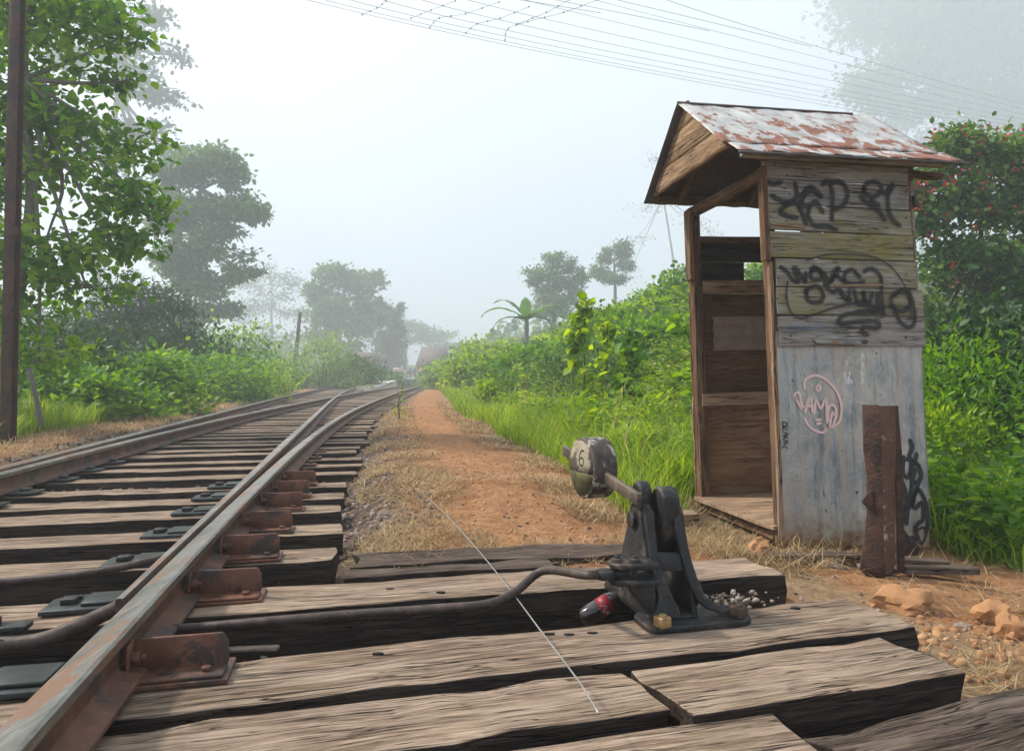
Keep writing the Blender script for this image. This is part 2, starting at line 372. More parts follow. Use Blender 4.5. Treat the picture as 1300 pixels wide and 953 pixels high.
def mat_galv():
    m, n, p, o = M_('galvanised_wall_sheet'); t = N(n, 'ShaderNodeTexCoord'); sp = N(n, 'ShaderNodeSeparateXYZ'); n.links.new(t.outputs['UV'], sp.inputs[0])
    a = noise_t(n, mapped(n, (3, 3, 1.6), 'Object', False), 2.2, 6, .7, .5)
    c = ramp(n, a, [(.30, (.17, .20, .215)), (.43, (.31, .345, .36)), (.54, (.43, .45, .44)), (.70, (.60, .57, .51))])
    run = noise_t(n, mapped(n, (16, 16, 1.2), 'Object', False), 1.4, 4, .6); c = mix(n, math_(n, 'MULTIPLY', ramp(n, run, [(.46, (0, 0, 0)), (.60, (1, 1, 1))]), .6), c, (.46, .39, .31))
    run2 = noise_t(n, mapped(n, (9, 9, .7), 'Object', False), 2.4, 5, .7); c = mix(n, math_(n, 'MULTIPLY', ramp(n, run2, [(.34, (1, 1, 1)), (.46, (0, 0, 0))]), .6), c, (.13, .14, .14))
    fl = noise_t(n, mapped(n, (22, 22, 22), 'Object', False), 3, 3, .5); c = mix(n, math_(n, 'MULTIPLY', ramp(n, fl, [(.30, (1, 1, 1)), (.42, (0, 0, 0))]), .4), c, (.10, .11, .11))
    gr = noise_t(n, mapped(n, (6, 6, 6), 'Object', False), 2, 6, .7)
    lo = ramp(n, math_(n, 'ADD', sp.outputs[1], math_(n, 'MULTIPLY', math_(n, 'SUBTRACT', gr, .5), .25)), [(.015, (1, 1, 1)), (.10, (.35, .35, .35)), (.2, (0, 0, 0))])
    rc = ramp(n, gr, [(.35, (.20, .075, .035)), (.6, (.30, .20, .09)), (.75, (.22, .24, .10))]); c = mix(n, lo, c, rc)
    wp = noise_t(n, mapped(n, (26, 26, 11), 'Object', False), 1.3, 4, .6)
    top = ramp(n, sp.outputs[1], [(.66, (0, 0, 0)), (.78, (1, 1, 1)), (.95, (.9, .9, .9)), (1, (.3, .3, .3))])
    side = ramp(n, sp.outputs[0], [(.28, (.25, .25, .25)), (.42, (1, 1, 1)), (.62, (1, 1, 1)), (.8, (.3, .3, .3))])
    wm = ramp(n, math_(n, 'MULTIPLY', wp, math_(n, 'MULTIPLY', top, side)), [(.56, (0, 0, 0)), (.59, (1, 1, 1))]); c = mix(n, wm, c, (.62, .65, .64))
    rs = noise_t(n, mapped(n, (7, 7, 7), 'Object', False), 3.1, 3, .5, .3); c = mix(n, ramp(n, rs, [(.715, (0, 0, 0)), (.735, (1, 1, 1))]), c, (.15, .05, .03))
    n.links.new(c, p.inputs['Base Color']); p.inputs['Metallic'].default_value = .35; p.inputs['Roughness'].default_value = .55
    bump(n, p, math_(n, 'ADD', a, math_(n, 'MULTIPLY', fl, .3)), .35, .006); return m
MT['galv'] = mat_galv()
MT['darksheet'] = metal('dark_old_sheet', (.06, .06, .06), (.13, .12, .11), (.10, .045, .03), .35, (.5, .8), .3, 6)
def mat_spray(name, col, soft=.55, a=.9):
    m, n, p, o = M_(name); p.inputs['Base Color'].default_value = (*col, 1); p.inputs['Roughness'].default_value = .6
    t = N(n, 'ShaderNodeTexCoord'); sp = N(n, 'ShaderNodeSeparateXYZ'); n.links.new(t.outputs['UV'], sp.inputs[0])
    e = math_(n, 'SUBTRACT', 1.0, math_(n, 'ABSOLUTE', math_(n, 'SUBTRACT', math_(n, 'MULTIPLY', sp.outputs[1], 2.0), 1.0)))
    ns = noise_t(n, mapped(n, (60, 60, 60), 'Object', False), 1, 4, .7)
    f = math_(n, 'ADD', e, math_(n, 'MULTIPLY', math_(n, 'SUBTRACT', ns, .5), .5))
    f = math_(n, 'MULTIPLY', ramp(n, f, [(.04, (0, 0, 0)), (soft, (1, 1, 1))]), a)
    tr = N(n, 'ShaderNodeBsdfTransparent'); ms = N(n, 'ShaderNodeMixShader'); n.links.new(f, ms.inputs[0]); n.links.new(tr.outputs[0], ms.inputs[1])
    n.links.new(p.outputs[0], ms.inputs[2]); n.links.new(ms.outputs[0], o.inputs[0]); return m
MT['spray_black'] = mat_spray('black_spray', (.012, .012, .013), .7, .85)
MT['spray_dense'] = mat_spray('dense_black_spray', (.012, .016, .018), .22, .97)
MT['spray_pink'] = mat_spray('pale_pink_spray', (.80, .58, .55), .25, .95)
MT['spray_white'] = mat_spray('white_marker', (.62, .66, .68), .4, .6)
MT['spray_blue'] = mat_spray('blue_marker', (.12, .25, .42), .5, .55)

MT['lf_near'] = leaf_mat('broad_leaves', (.035, .10, .012), (.10, .25, .025), (.32, .45, .05), .52, .9)
MT['lf_mid'] = leaf_mat('mid_leaves', (.022, .065, .018), (.055, .14, .03), (.15, .25, .045), .42, .35)
MT['lf_dark'] = leaf_mat('dark_leaves', (.014, .045, .012), (.032, .085, .02), (.07, .14, .028), .25, .3)
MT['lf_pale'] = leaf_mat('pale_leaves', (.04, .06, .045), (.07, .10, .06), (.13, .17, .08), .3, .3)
MT['lf_bush'] = leaf_mat('bush_leaves', (.035, .10, .012), (.10, .25, .02), (.27, .43, .04), .45, .8)
MT['lf_herb'] = leaf_mat('herb_leaves', (.055, .12, .010), (.17, .31, .02), (.40, .52, .045), .48, .55)
MT['lf_flower'] = leaf_mat('shrub_leaves', (.025, .07, .016), (.07, .17, .035), (.22, .32, .06), .35, .9)
MT['grass'] = leaf_mat('grass_blades', (.05, .12, .010), (.17, .32, .02), (.46, .54, .07), .48, 1.1)
MT['palegrass'] = leaf_mat('pale_grass_blades', (.12, .16, .04), (.22, .28, .07), (.36, .38, .13), .4, .2)
MT['banana'] = leaf_mat('banana_leaves', (.05, .12, .03), (.10, .20, .05), (.16, .28, .08), .4, .8)
MT['straw'] = leaf_mat('dry_straw', (.16, .10, .05), (.34, .235, .115), (.55, .42, .23), .2, 1.5, .8)
MT['petal'] = leaf_mat('red_petals', (.40, .03, .02), (.62, .05, .03), (.75, .12, .05), .3, 2)
MT['bark'] = plain('bark', (.10, .075, .055), .9)
MT['palebark'] = plain('pale_bark', (.24, .21, .18), .9)
def mat_stone(name, cols, rough=.85):
    m, n, p, o = M_(name); a = N(n, 'ShaderNodeAttribute'); a.attribute_name = 'var'; t = noise_t(n, mapped(n, (1, 1, 1)), 14, 6, .7)
    c = ramp(n, math_(n, 'ADD', math_(n, 'MULTIPLY', a.outputs['Fac'], .7), math_(n, 'MULTIPLY', t, .3)), [(.15 + .7 * i / (len(cols) - 1), q) for i, q in enumerate(cols)])
    c = mix(n, .6, c, ramp(n, t, [(.3, (.55, .52, .5)), (.7, (1.1, 1.1, 1.1))]), 'MULTIPLY')
    n.links.new(c, p.inputs['Base Color']); p.inputs['Roughness'].default_value = rough; bump(n, p, t, .6, .01); return m
MT['ballast'] = mat_stone('ballast_stone', [(.07, .055, .05), (.16, .12, .10), (.28, .21, .17), (.38, .32, .27)])
MT['rock'] = mat_stone('orange_rock', [(.26, .12, .05), (.42, .21, .09), (.54, .33, .17)])
MT['palerock'] = mat_stone('pale_rock', [(.16, .12, .09), (.27, .21, .16), (.42, .36, .30)])
def mat_ground():
    m, n, p, o = M_('earth'); a = N(n, 'ShaderNodeAttribute'); a.attribute_name = 'zone'; sp = N(n, 'ShaderNodeSeparateColor'); n.links.new(a.outputs['Color'], sp.inputs[0])
    v = mapped(n, (1, 1, 1), 'Object', False); t1 = noise_t(n, v, 1.6, 7, .65); t2 = noise_t(n, v, 14, 8, .7); t3 = noise_t(n, v, 70, 4, .7)
    dirt = ramp(n, t2, [(.3, (.23, .108, .048)), (.5, (.365, .18, .083)), (.7, (.48, .285, .15))])
    litter = ramp(n, t2, [(.3, (.17, .105, .06)), (.5, (.30, .20, .115)), (.7, (.42, .31, .19))])
    trk = ramp(n, t2, [(.3, (.06, .04, .03)), (.5, (.12, .08, .06)), (.7, (.20, .15, .12))])
    soil = ramp(n, t2, [(.3, (.035, .04, .015)), (.6, (.07, .08, .025)), (.75, (.12, .12, .04))])
    c = mix(n, ramp(n, math_(n, 'ADD', sp.outputs[0], math_(n, 'MULTIPLY', math_(n, 'SUBTRACT', t1, .5), .9)), [(.35, (0, 0, 0)), (.6, (1, 1, 1))]), litter, dirt)
    c = mix(n, sp.outputs[1], c, trk); c = mix(n, sp.outputs[2], c, soil)
    c = mix(n, .5, c, ramp(n, t3, [(.3, (.6, .58, .55)), (.7, (1.2, 1.2, 1.2))]), 'MULTIPLY')
    n.links.new(c, p.inputs['Base Color']); p.inputs['Roughness'].default_value = .95; p.inputs['Specular IOR Level'].default_value = .15
    bump(n, p, math_(n, 'ADD', t2, math_(n, 'MULTIPLY', t3, .4)), .9, .03); return m
MT['ground'] = mat_ground()

# ------------------------------------------------------------------ ground: one sheet, fine near the camera
gu = np.linspace(-1, 1, 420); gx = np.sinh(gu * 5.6) / math.sinh(5.6) * 190
gv = np.linspace(-.55, 1, 420); gy = 2.5 + np.sinh(gv * 5.6) / math.sinh(5.6) * 190
XX, YY = np.meshgrid(gx, gy); ZZ = ground_z(XX, YY)
V = np.stack([XX.ravel(), YY.ravel(), ZZ.ravel()], 1); nx_ = len(gx)
ii, jj = np.meshgrid(np.arange(len(gy) - 1), np.arange(nx_ - 1), indexing='ij'); q = (ii * nx_ + jj).ravel()
gnd = mesh('ground', V, np.stack([q, q + 1, q + nx_ + 1, q + nx_], 1), MT['ground'], smooth_=True); tag(gnd, kind='structure')
s_, o_ = xy2so(V[:, 0], V[:, 1]); cR = acurve(s_) + bcurve(s_)
pc = 1.42 + .9 * cR * .98; path = 1 - smooth(.5, .95, np.abs(o_ - pc - .15 * np.sin(s_ * .7)))
path = np.maximum(path, .9 * smooth(2.2, 3, o_) * (1 - smooth(1.6, 2.6, s_)) * (1 - smooth(0, 1, -s_)))
left_d = -(o_ - acurve(s_)); path = np.maximum(path, .55 * smooth(2.3, 2.6, left_d) * (1 - smooth(3, 3.4, left_d)))
trk = (1 - smooth(.55, .9, o_ - cR)) * (1 - smooth(2.3, 2.7, left_d))
trk = np.maximum(trk, (1 - smooth(1.0, 1.35, s_)) * (1 - smooth(1.9, 2.25, o_)))
veg = np.maximum(smooth(-.15, .35, o_ - bound_r(s_)) * smooth(2.0, 3.4, s_ + .25 * (o_ - 2.5)), smooth(3.2, 3.8, left_d))
ca = gnd.data.attributes.new('zone', 'FLOAT_COLOR', 'POINT'); ca.data.foreach_set('color', np.stack([path, trk, veg, np.ones_like(path)], 1).astype(np.float32).ravel())

# ------------------------------------------------------------------ rails
def rail_profile(h=.133, hw=.034, fw=.062, wt=.008, z0=.017):
    p = [(-fw, 0), (fw, 0), (fw, .010), (wt + .008, .026), (wt, .036), (wt, h - .042), (hw - .002, h - .032), (hw, h - .008), (hw - .006, h - .001), (0, h + .001)]
    p += [(-a, b) for a, b in reversed(p[2:9])]; return [(a, b + z0) for a, b in p]
def rail(name, label, off, s0, s1, taper=None, zoff=0.0, width=1.0, cat='rail', group='rails of the turnout'):
    ss = np.concatenate([np.arange(s0, min(12, s1), .25), np.arange(max(12, s0), s1 + .01, .8)]); prof = rail_profile(); n = len(prof); V = []
    for s in ss:
        s = float(s); k = 1.0
        if taper: k = taper(s)
        o = float(off(s)); o2 = float(off(s + .05)); hd = math.atan2(o2 - o, .05)
        for a, b in prof:
            aa = a * width
            if k < 1: aa = a * (.25 + .75 * k) if a < 0 else a * (.25 + .75 * k); b = b - .012 * (1 - k) - (.0 if b > .1 else 0)
            x, y = so2xy(s - math.sin(hd) * aa, o + math.cos(hd) * aa); V.append((x, y, b + zoff))
    F = []; MI = []
    for i in range(len(ss) - 1):
        for j in range(n):
            F.append((i * n + j, i * n + (j + 1) % n, (i + 1) * n + (j + 1) % n, (i + 1) * n + j)); MI.append(1 if j in (6, 7, 8, 9, 10, 11) else 0)
    F += [tuple(range(n))[::-1], tuple(range((len(ss) - 1) * n, len(ss) * n))]; MI += [0, 0]
    o = mesh(name, V, F, [MT['railside'], MT['railhead']]); o.data.polygons.foreach_set('material_index', np.array(MI, np.int32))
    o.data.polygons.foreach_set('use_smooth', np.ones(len(F), bool)); o.data.set_sharp_from_angle(angle=R(35))
    return tag(o, label, cat, group)
Ar = lambda s: float(acurve(s)) - .072
stockR = lambda s: float(acurve(s) + bcurve(s))
Al = lambda s: float(acurve(s)) - 1.748
Bl = lambda s: float(acurve(s) + bcurve(s)) - 1.676
rail('rail', 'rusty-sided running rail with braces along it, curving right past the dirt path', stockR, -1.6, 75)
rail('rail', 'tapered switch blade pressed against the braced right-hand rail', Ar, .62, 75, lambda s: min(1, (s - .3) / 5), -.002, cat='rail')
rail('rail', 'outermost rail on the grass bank side of the track', Al, -1.6, 75)
rail('rail', 'dark switch blade beside the grass-bank rail, leading to the platform', Bl, .62, 75, lambda s: min(1, (s - .3) / 5), -.003)
# ------------------------------------------------------------------ sleepers
ORD = ['nearest', 'second', 'third', 'fourth', 'fifth', 'sixth', 'seventh', 'eighth', 'ninth', 'tenth', 'eleventh', 'twelfth']
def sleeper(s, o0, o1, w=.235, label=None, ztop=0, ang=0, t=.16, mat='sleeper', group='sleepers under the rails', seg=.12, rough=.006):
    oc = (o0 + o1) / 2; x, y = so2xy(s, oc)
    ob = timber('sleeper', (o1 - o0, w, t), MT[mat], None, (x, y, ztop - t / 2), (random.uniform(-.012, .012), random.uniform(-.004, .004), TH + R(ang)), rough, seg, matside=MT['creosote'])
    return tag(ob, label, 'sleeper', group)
SL = [1.59, 2.1, 2.66, 3.14, 3.62, 4.22]
s = 4.22
while s < 58: s += .54 + random.uniform(-.04, .04); SL.append(s)
for i, s in enumerate(SL):
    c = float(acurve(s)); b = float(bcurve(s))
    far = s > 11; seg = .12 if s < 8 else .8
    if s < 23:
        lab = f'weathered wooden sleeper under the rails, {ORD[i]} beyond the two long timbers' if i < 12 else 'thin distant sleeper between the points and the rail crossing'
        sleeper(s, -1.748 + c - .52, c + b + .50 + random.uniform(-.05, .05), random.uniform(.21, .25), lab, random.uniform(-.008, .004), random.uniform(-.6, .6), seg=seg)
    else:
        sleeper(s, -1.748 + c - .5, c - .072 + (.5 if s > 26 else .3), .23, 'tiny sleeper of the left branch beyond the crossing', random.uniform(-.008, .004), seg=.8)
        sleeper(s + .1, c + b - 1.676 - (.5 if s > 30 else -.2), c + b + .5, .23, 'tiny sleeper of the right branch beyond the crossing', random.uniform(-.008, .004), seg=.8)
sleeper(1.0, -2.3, 2.13, .27, 'long sleeper running from under the rails to behind the switch lever', .0, .2, .19, rough=.009)
sleeper(.375, -.36, 2.2, .275, 'long sleeper that carries the black switch lever', .0, 3.6, .18, rough=.009)
sleeper(.44, -2.3, -.37, .255, 'greasy sleeper ending in a butt joint beside the nearest brace', -.004, 0, .17)
sleeper(.115, 1.27, 2.07, .27, 'wide cracked plank against the front of the lever sleeper', -.008, 4.7, .12, rough=.009)
sleeper(.06, -.50, 1.255, .22, 'narrow split plank left of the wide cracked plank', -.012, 3.4, .12, rough=.01)
sleeper(-.16, -2.3, -.53, .25, 'sleeper under the rail at the bottom left corner', -.01, 0)
sleeper(-.20, -.5, 1.5, .24, 'dark sleeper in the near gap before the split plank', -.03, 2.5, .12)
sleeper(-.16, 1.53, 2.9, .24, 'low cracked plank end beside the orange stones', -.04, 7, .1, 'sleeper_old', rough=.012)
sleeper(1.47, .56, 1.78, .20, 'old split sleeper lying behind the long sleeper', -.005, -2.5, .12, 'sleeper_old', rough=.016)
sleeper(1.30, .52, 1.35, .11, 'rotten narrow plank between the long and the old split sleeper', -.012, -.5, .10, 'sleeper_old', rough=.014)
# ------------------------------------------------------------------ rail braces, slide plates, bolts
def hexbolt(mb, c, r, h, axis='z', rot=0):
    poly = [(c[0] + r * math.cos(a + rot), c[1] + r * math.sin(a + rot)) for a in [i * math.pi / 3 for i in range(6)]]
    if axis == 'z': mb.prism(poly, 'z', c[2], c[2] + h)
def brace():
    r = empty('rail_brace', label='x', cat='brace', group='rail braces along the right-hand rail')
    L0, L1, H, T = .012, .242, .100, .010
    mb = MB()
    # upright plate, across the track, with rounded ends
    out_ = [(L0, .012), (L1 - .008, .012)] + [(L1, .03)] + [(L1 - .002, H - .02), (L1 - .016, H)] + [(L0 + .02, H), (L0 + .004, H - .006)]
    mb.prism(out_, 'y', -T, 0)
    mb.prism([(L0 + .02, -.075), (L1 - .005, -.075), (L1 - .002, -.005), (L0 + .02, -.005)], 'z', .012, .022)   # foot
    mb.prism([(-.052, .014), (-.052, .095), (-.004, H), (-.004, .022)], 'x', L0, L0 + .010)                     # flange on the rail side
    mb.build('bracket', MT['brace'], r, .004)
    b = MB(); hexbolt(b, (.195, -.042, .022), .013, .011, rot=.3); b.build('bolt', MT['brace'], r, .002)
    b2 = MB(); b2.cyl((L0 + .005, -.028, .06), (L0 + .03, -.028, .06), .017, 6); b2.cyl((L0 + .03, -.028, .06), (L0 + .042, -.028, .06), .009, 8)
    b2.build('nut', MT['brace'], r, .002)
    p = MB(); p.prism([(-.09, -.085), (.25, -.08), (.25, .06), (-.09, .06)], 'z', .0, .012); p.build('base_plate', MT['brace'], r, .002)
    hl = MB(); hl.prism([(.10 + .016 * math.cos(a), -.045 + .008 * math.sin(a)) for a in [k * math.pi / 6 for k in range(12)]], 'z', .019, .0224)
    hl.build('bolt_hole', plain('hole_black', (.01, .008, .007)), r)
    return r
def place_so(o, s, off, z, extra=0):
    x, y = so2xy(s, off); o.location = (x, y, z); o.rotation_euler = (0, 0, TH + extra)
def slide_plate():
    r = empty('slide_plate', label='x', cat='rail plate', group='greasy slide plates inside the right-hand rail')
    mb = MB(); mb.prism([(-.30, -.085), (.03, -.085), (.03, .085), (-.26, .085), (-.30, .05)], 'z', 0, .016); mb.build('plate', MT['grease'], r, .003)
    b = MB(); b.box((-.235, -.01, .025), (.045, .045, .02)); b.box((-.235, .03, .022), (.05, .02, .012)); b.build('spike_head', MT['iron'], r, .004)
    c = MB(); c.prism([(-.19, -.06), (-.05, -.06), (-.05, .06), (-.19, .06)], 'z', .016, .028); c.build('raised_pad', MT['grease'], r, .004)
    return r
BR = [(.40, 0), (1.03, 1), (1.57, 2), (2.10, 3), (2.66, 4), (3.14, 5), (3.62, 6)]
proto = brace(); sp0 = slide_plate()
for k, (s, i) in enumerate(BR):
    o = proto if k == 0 else copy_tree(proto); place_so(o, s, stockR(s) + .008, .001, random.uniform(-.02, .02))
    o['label'] = f'rusty bolted angle brace holding the right-hand rail, {ORD[i]} from the camera'
    o = sp0 if k == 0 else copy_tree(sp0); place_so(o, s + .02, Ar(s) - .03, .001, random.uniform(-.03, .03))
    o['label'] = f'black greasy slide plate under the inner side of the braced rail, {ORD[i]} from the camera'
for k, s in enumerate([4.22, 4.75, 5.3, 5.85]):
    b = MB(); b.prism([(.03, -.06), (.16, -.06), (.16, .06), (.03, .06)], 'z', 0, .014); hexbolt(b, (.12, 0, .014), .014, .02); o = b.build('tie_plate', MT['brace'], None, .003)
    place_so(o, s, stockR(s), .002); tag(o, f'small rusty tie plate outside the braced rail, {ORD[k]} beyond the braces', 'rail plate', 'tie plates')
for k, s in enumerate([.44, 1.0, 1.59, 2.1, 2.66, 3.14, 3.62, 4.22, 4.75, 5.3]):
    b = MB(); b.prism([(.05, -.08), (.30, -.08), (.33, -.03), (.33, .08), (.05, .08)], 'z', 0, .015); b.box((.25, 0, .025), (.05, .05, .022)); o = b.build('slide_plate', MT['grease'], None, .003)
    place_so(o, s, Al(s), .002); tag(o, f'dark slide plate inside the grass-bank rail, {ORD[k]} from the camera', 'rail plate', 'slide plates inside the grass-bank rail')
    b = MB(); b.prism([(-.22, -.05), (-.07, -.05), (-.07, .05), (-.22, .05)], 'z', 0, .02); b.prism([(-.2, .02), (-.066, .02), (-.066, .12)], 'y', -.02, .02); o = b.build('rail_brace', MT['brace'], None, .003)
    place_so(o, s, Al(s), .002); tag(o, f'small brace on the outer side of the grass-bank rail, {ORD[k]} from the camera', 'brace', 'braces of the grass-bank rail')
# ------------------------------------------------------------------ rods
def px_path(lst): return [G(x, y, z) for x, y, z in lst]
r1 = MB(); r1.tube(catmull([Vector((*so2xy(1.30, -1.70), .03)), Vector((*so2xy(1.30, -1.1), .03)), Vector((*so2xy(1.31, -.55), .03)), Vector((*so2xy(1.34, -.30), .045)), Vector((*so2xy(1.42, -.10), .07))], 8), .014, 10)
tag(r1.build('stretcher_rod', MT['rod'], None, smooth_=True), 'thin steel stretcher rod between the switch blades, second from the camera', 'rod', 'stretcher rods')
rr = empty('stretcher_rod', (0, 0, 0), label='thick stretcher rod with a bolted forked joint between the nearest greasy plates', cat='rod', group='stretcher rods')
r2 = MB(); r2.tube(catmull([Vector((*so2xy(.73, -1.75), .015)), Vector((*so2xy(.73, -1.0), .015)), Vector((*so2xy(.735, -.46), .02))], 8), .018, 10); r2.build('rod', MT['rod'], rr, smooth_=True)
r3 = MB(); r3.tube(catmull([Vector((*so2xy(.70, -.42), .01)), Vector((*so2xy(.70, -.30), .012)), Vector((*so2xy(.74, -.22), .03)), Vector((*so2xy(.80, -.14), .055)), Vector((*so2xy(.84, -.085), .07))], 8), [.022] * 33, 10); r3.build('link', MT['rod'], rr, smooth_=True)
fk = MB(); fk.box((0, 0, -.004), (.13, .055, .022)); fk.box((.04, .03, .022), (.13, .055, .016)); fk.cyl((.01, .035, .03), (.01, .035, .05), .022, 6); fk.cyl((.01, .035, .05), (.01, .035, .062), .012, 10)
f_ = fk.build('fork', MT['iron'], rr, .006); place_so(f_, .71, -.44, .022)
# thin plank wedge in the gap near the bracket
g1 = MB(); p = G(310, 824, -.05); g1.box(p, (.20, .035, .012), Matrix.Rotation(TH - .1, 3, 'Z')); tag(g1.build('iron_strap', MT['rod'], None, .006), 'flat iron strap in the gap right of the nearest brace', 'strap')

# ------------------------------------------------------------------ switch lever
LO = G(880, 792, 0.0); LR = TH + R(2.0)
lev = empty('switch_lever', LO, LR, label='black cast iron switch lever bolted to the long sleeper', cat='switch lever')
LV = Matrix.Translation(LO) @ Matrix.Rotation(LR, 4, 'Z'); LVI = LV.inverted()
def LP(px, py, y):                 # a point of the photograph on the plane local y = const, in the lever's own frame
    o = LVI @ Vector((0, 0, ZC)); d = (LVI.to_3x3() @ ray(px, py)); return o + d * ((y - o.y) / d.y)
def pl(lst, y): return [(LP(a, b, y).x, LP(a, b, y).z) for a, b in lst]
C = lambda a, b: (690 + a / 3.403, 540 + b / 3.403)
# base: rounded plate
def rrect(x0, x1, y0, y1, r, k=6):
    P = []
    for cx, cy, a0 in ((x1 - r, y1 - r, 0), (x0 + r, y1 - r, 90), (x0 + r, y0 + r, 180), (x1 - r, y0 + r, 270)):
        for i in range(k + 1): a = R(a0 + 90 * i / k); P.append((cx + r * math.cos(a), cy + r * math.sin(a)))
    return P
mb = MB(); mb.prism(rrect(-.165, .185, -.055, .10, .05), 'z', 0, .018); mb.prism(rrect(-.125, .075, -.02, .42, .03), 'z', .001, .0165); mb.build('base_plate', MT['iron'], lev, .004)
yf = -.01
legL = pl([C(428, 400), C(470, 600), C(505, 720), C(500, 790), C(430, 842), C(560, 842), C(585, 800), C(560, 740), C(510, 620), C(480, 500), C(455, 400)], yf)
zb = .012
def fixz(P): return [(x, max(z, zb)) for x, z in P]
SH = .26
def LPs(px, py, y0, sh=SH):
    o = LVI @ Vector((0, 0, ZC)); d = LVI.to_3x3() @ ray(px, py); t = (y0 + sh * o.z - o.y) / (d.y - sh * d.z); return o + d * t
def pls(lst, y0): return [(LPs(a, b, y0).x, max(LPs(a, b, y0).z, .012)) for a, b in lst]
def shear(mb): mb.V = [np.stack([v[:, 0], v[:, 1] + SH * v[:, 2], v[:, 2]], 1) for v in mb.V]; return mb
fr = MB()
outerL = [C(432, 345), C(446, 480), C(462, 600), C(480, 690), C(494, 745), C(480, 800), C(445, 832)]
innerL = [C(590, 826), C(585, 795), C(558, 740), C(530, 680), C(512, 622), C(492, 560), C(484, 480), C(474, 370), C(455, 340)]
fr.prism(pls(outerL + innerL, yf), 'y', yf - .008, yf + .018)
innerR = [C(560, 400), C(572, 480), C(588, 560), C(610, 630), C(630, 690), C(655, 745), C(700, 790), C(770, 812)]
outerR = [C(890, 800), C(800, 792), C(735, 768), C(690, 722), C(660, 650), C(640, 590), C(618, 500), C(600, 420), C(585, 385)]
fr.prism(pls(innerR + outerR, yf), 'y', yf - .008, yf + .018)
fr.prism(pls([C(484, 548), C(588, 548), C(606, 630), C(514, 628)], yf), 'y', yf - .004, yf + .014)
shear(fr).build('front_frame', MT['iron'], lev, .005)
def cheek(x, topz, lean=0.0):
    P = [(.0, .014), (.26 * .10 + .0, .10), (.26 * .2, .20), (.26 * topz * .9, topz - .055)]; cy = .26 * topz + .035
    for a in np.linspace(0, math.pi, 11): P.append((cy - .042 * math.cos(a), topz - .045 + .045 * math.sin(a)))
    P += [(cy + .075, topz * .68), (cy + .105, topz * .5), (cy + .14, topz * .33), (.36, .05), (.40, .014)]
    m = MB(); m.prism(P, 'x', x - .009, x + .009); return m.build('cheek', MT['iron'], lev, .006)
tz = LP(*C(390, 330), .12).z
xl = LPs(*C(440, 480), 0).x; xr = LPs(*C(612, 480), 0).x
cheek(xl, tz); cheek(xr, tz * .97)
# floor web sloping between cheeks
fw = MB(); fw.prism([(xl, .0), (xr, .0), (xr, .12), (xl, .12)], 'z', .018, .026); fw.build('web', MT['iron'], lev, .003)
# rotating quadrant: two rounded lobes with a groove
def lobe(x0, x1, cy, cz, r, hgt, nm):
    P = [(cy + r * math.cos(a), cz + r * math.sin(a)) for a in np.linspace(0, math.pi, 13)] + [(cy - r * .9, cz - hgt * .6), (cy - r * .45, cz - hgt), (cy + r * .5, cz - hgt), (cy + r * .9, cz - hgt * .5)]
    m = MB(); m.prism(P, 'x', x0, x1); return m.build(nm, MT['iron'], lev, .012, seg=4)
pA = LP(*C(435, 240), .15); pB = LP(*C(525, 266), .10)
lobe(xl + .012, xl + .055, .16, pA.z - .040, .040, .12, 'lobe')
lobe((xl + xr) / 2 - .004, xr - .010, .115, pB.z - .045, .046, .17, 'lobe')
ax = MB(); ax.cyl((xl - .018, .13, tz - .055), (xr + .02, .13, tz - .055), .018, 16); ax.cyl((xl - .024, .13, tz - .055), (xl - .016, .13, tz - .055), .026, 18); ax.build('pivot_pin', MT['iron'], lev, .003)
# left bracket jaws and eye
jy = .06
jA = LP(*C(340, 590), jy); jB = LP(*C(250, 640), jy)
jaw = MB()
for z in (jA.z + .005, jA.z - .042):
    jaw.prism([(xl + .0, -.035), (xl + .0, .075), (xl - .10, .055), (xl - .135, .035), (xl - .14, .01), (xl - .12, -.015), (xl - .06, -.03)], 'z', z - .009, z + .009)
jaw.build('jaw', MT['iron'], lev, .005)
gus = MB(); gus.prism([(xl, jA.z - .05), (xl - .09, jA.z - .05), (xl, .015)], 'y', .0, .05); gus.build('gusset', MT['iron'], lev, .004)
eye = MB(); e0 = (xl - .125, .012)
eye.prism([(e0[0] - .03 + .03 * math.cos(a), e0[1] + .028 * math.sin(a)) for a in np.linspace(0, 2 * math.pi, 16, endpoint=False)], 'z', jA.z - .031, jA.z - .006)
eye.prism([(e0[0] - .055, e0[1] - .010), (e0[0] + .05, e0[1] - .012), (e0[0] + .05, e0[1] + .012), (e0[0] - .055, e0[1] + .010)], 'z', jA.z - .029, jA.z - .008)
eye.build('rod_eye', MT['iron'], lev, .004)
for k, (bx_, by_) in enumerate([(xl - .115, .015), (xl - .065, .0)]):
    b = MB(); b.cyl((bx_, by_, jA.z + .012), (bx_, by_, jA.z + .026), .017, 6); b.cyl((bx_, by_, jA.z - .05), (bx_, by_, jA.z + .033), .009, 10); b.build('bolt', MT['iron'], lev, .002)
for nm, px, py in (('brass_nut', 841, 796), ('rusty_nut', 938, 783)):
    w_ = LVI @ G(px, py, .02); b = MB(); b.box((w_.x, w_.y, .037), (.038, .038, .030), Matrix.Rotation(.3, 3, 'Z')); b.cyl((w_.x, w_.y, .03), (w_.x, w_.y, .058), .012, 10)
    b.build('nut', MT['brass'] if nm[0] == 'b' else MT['brace'], lev, .003)
ROD_END = LV @ Vector((e0[0] - .045, e0[1], jA.z - .0185))
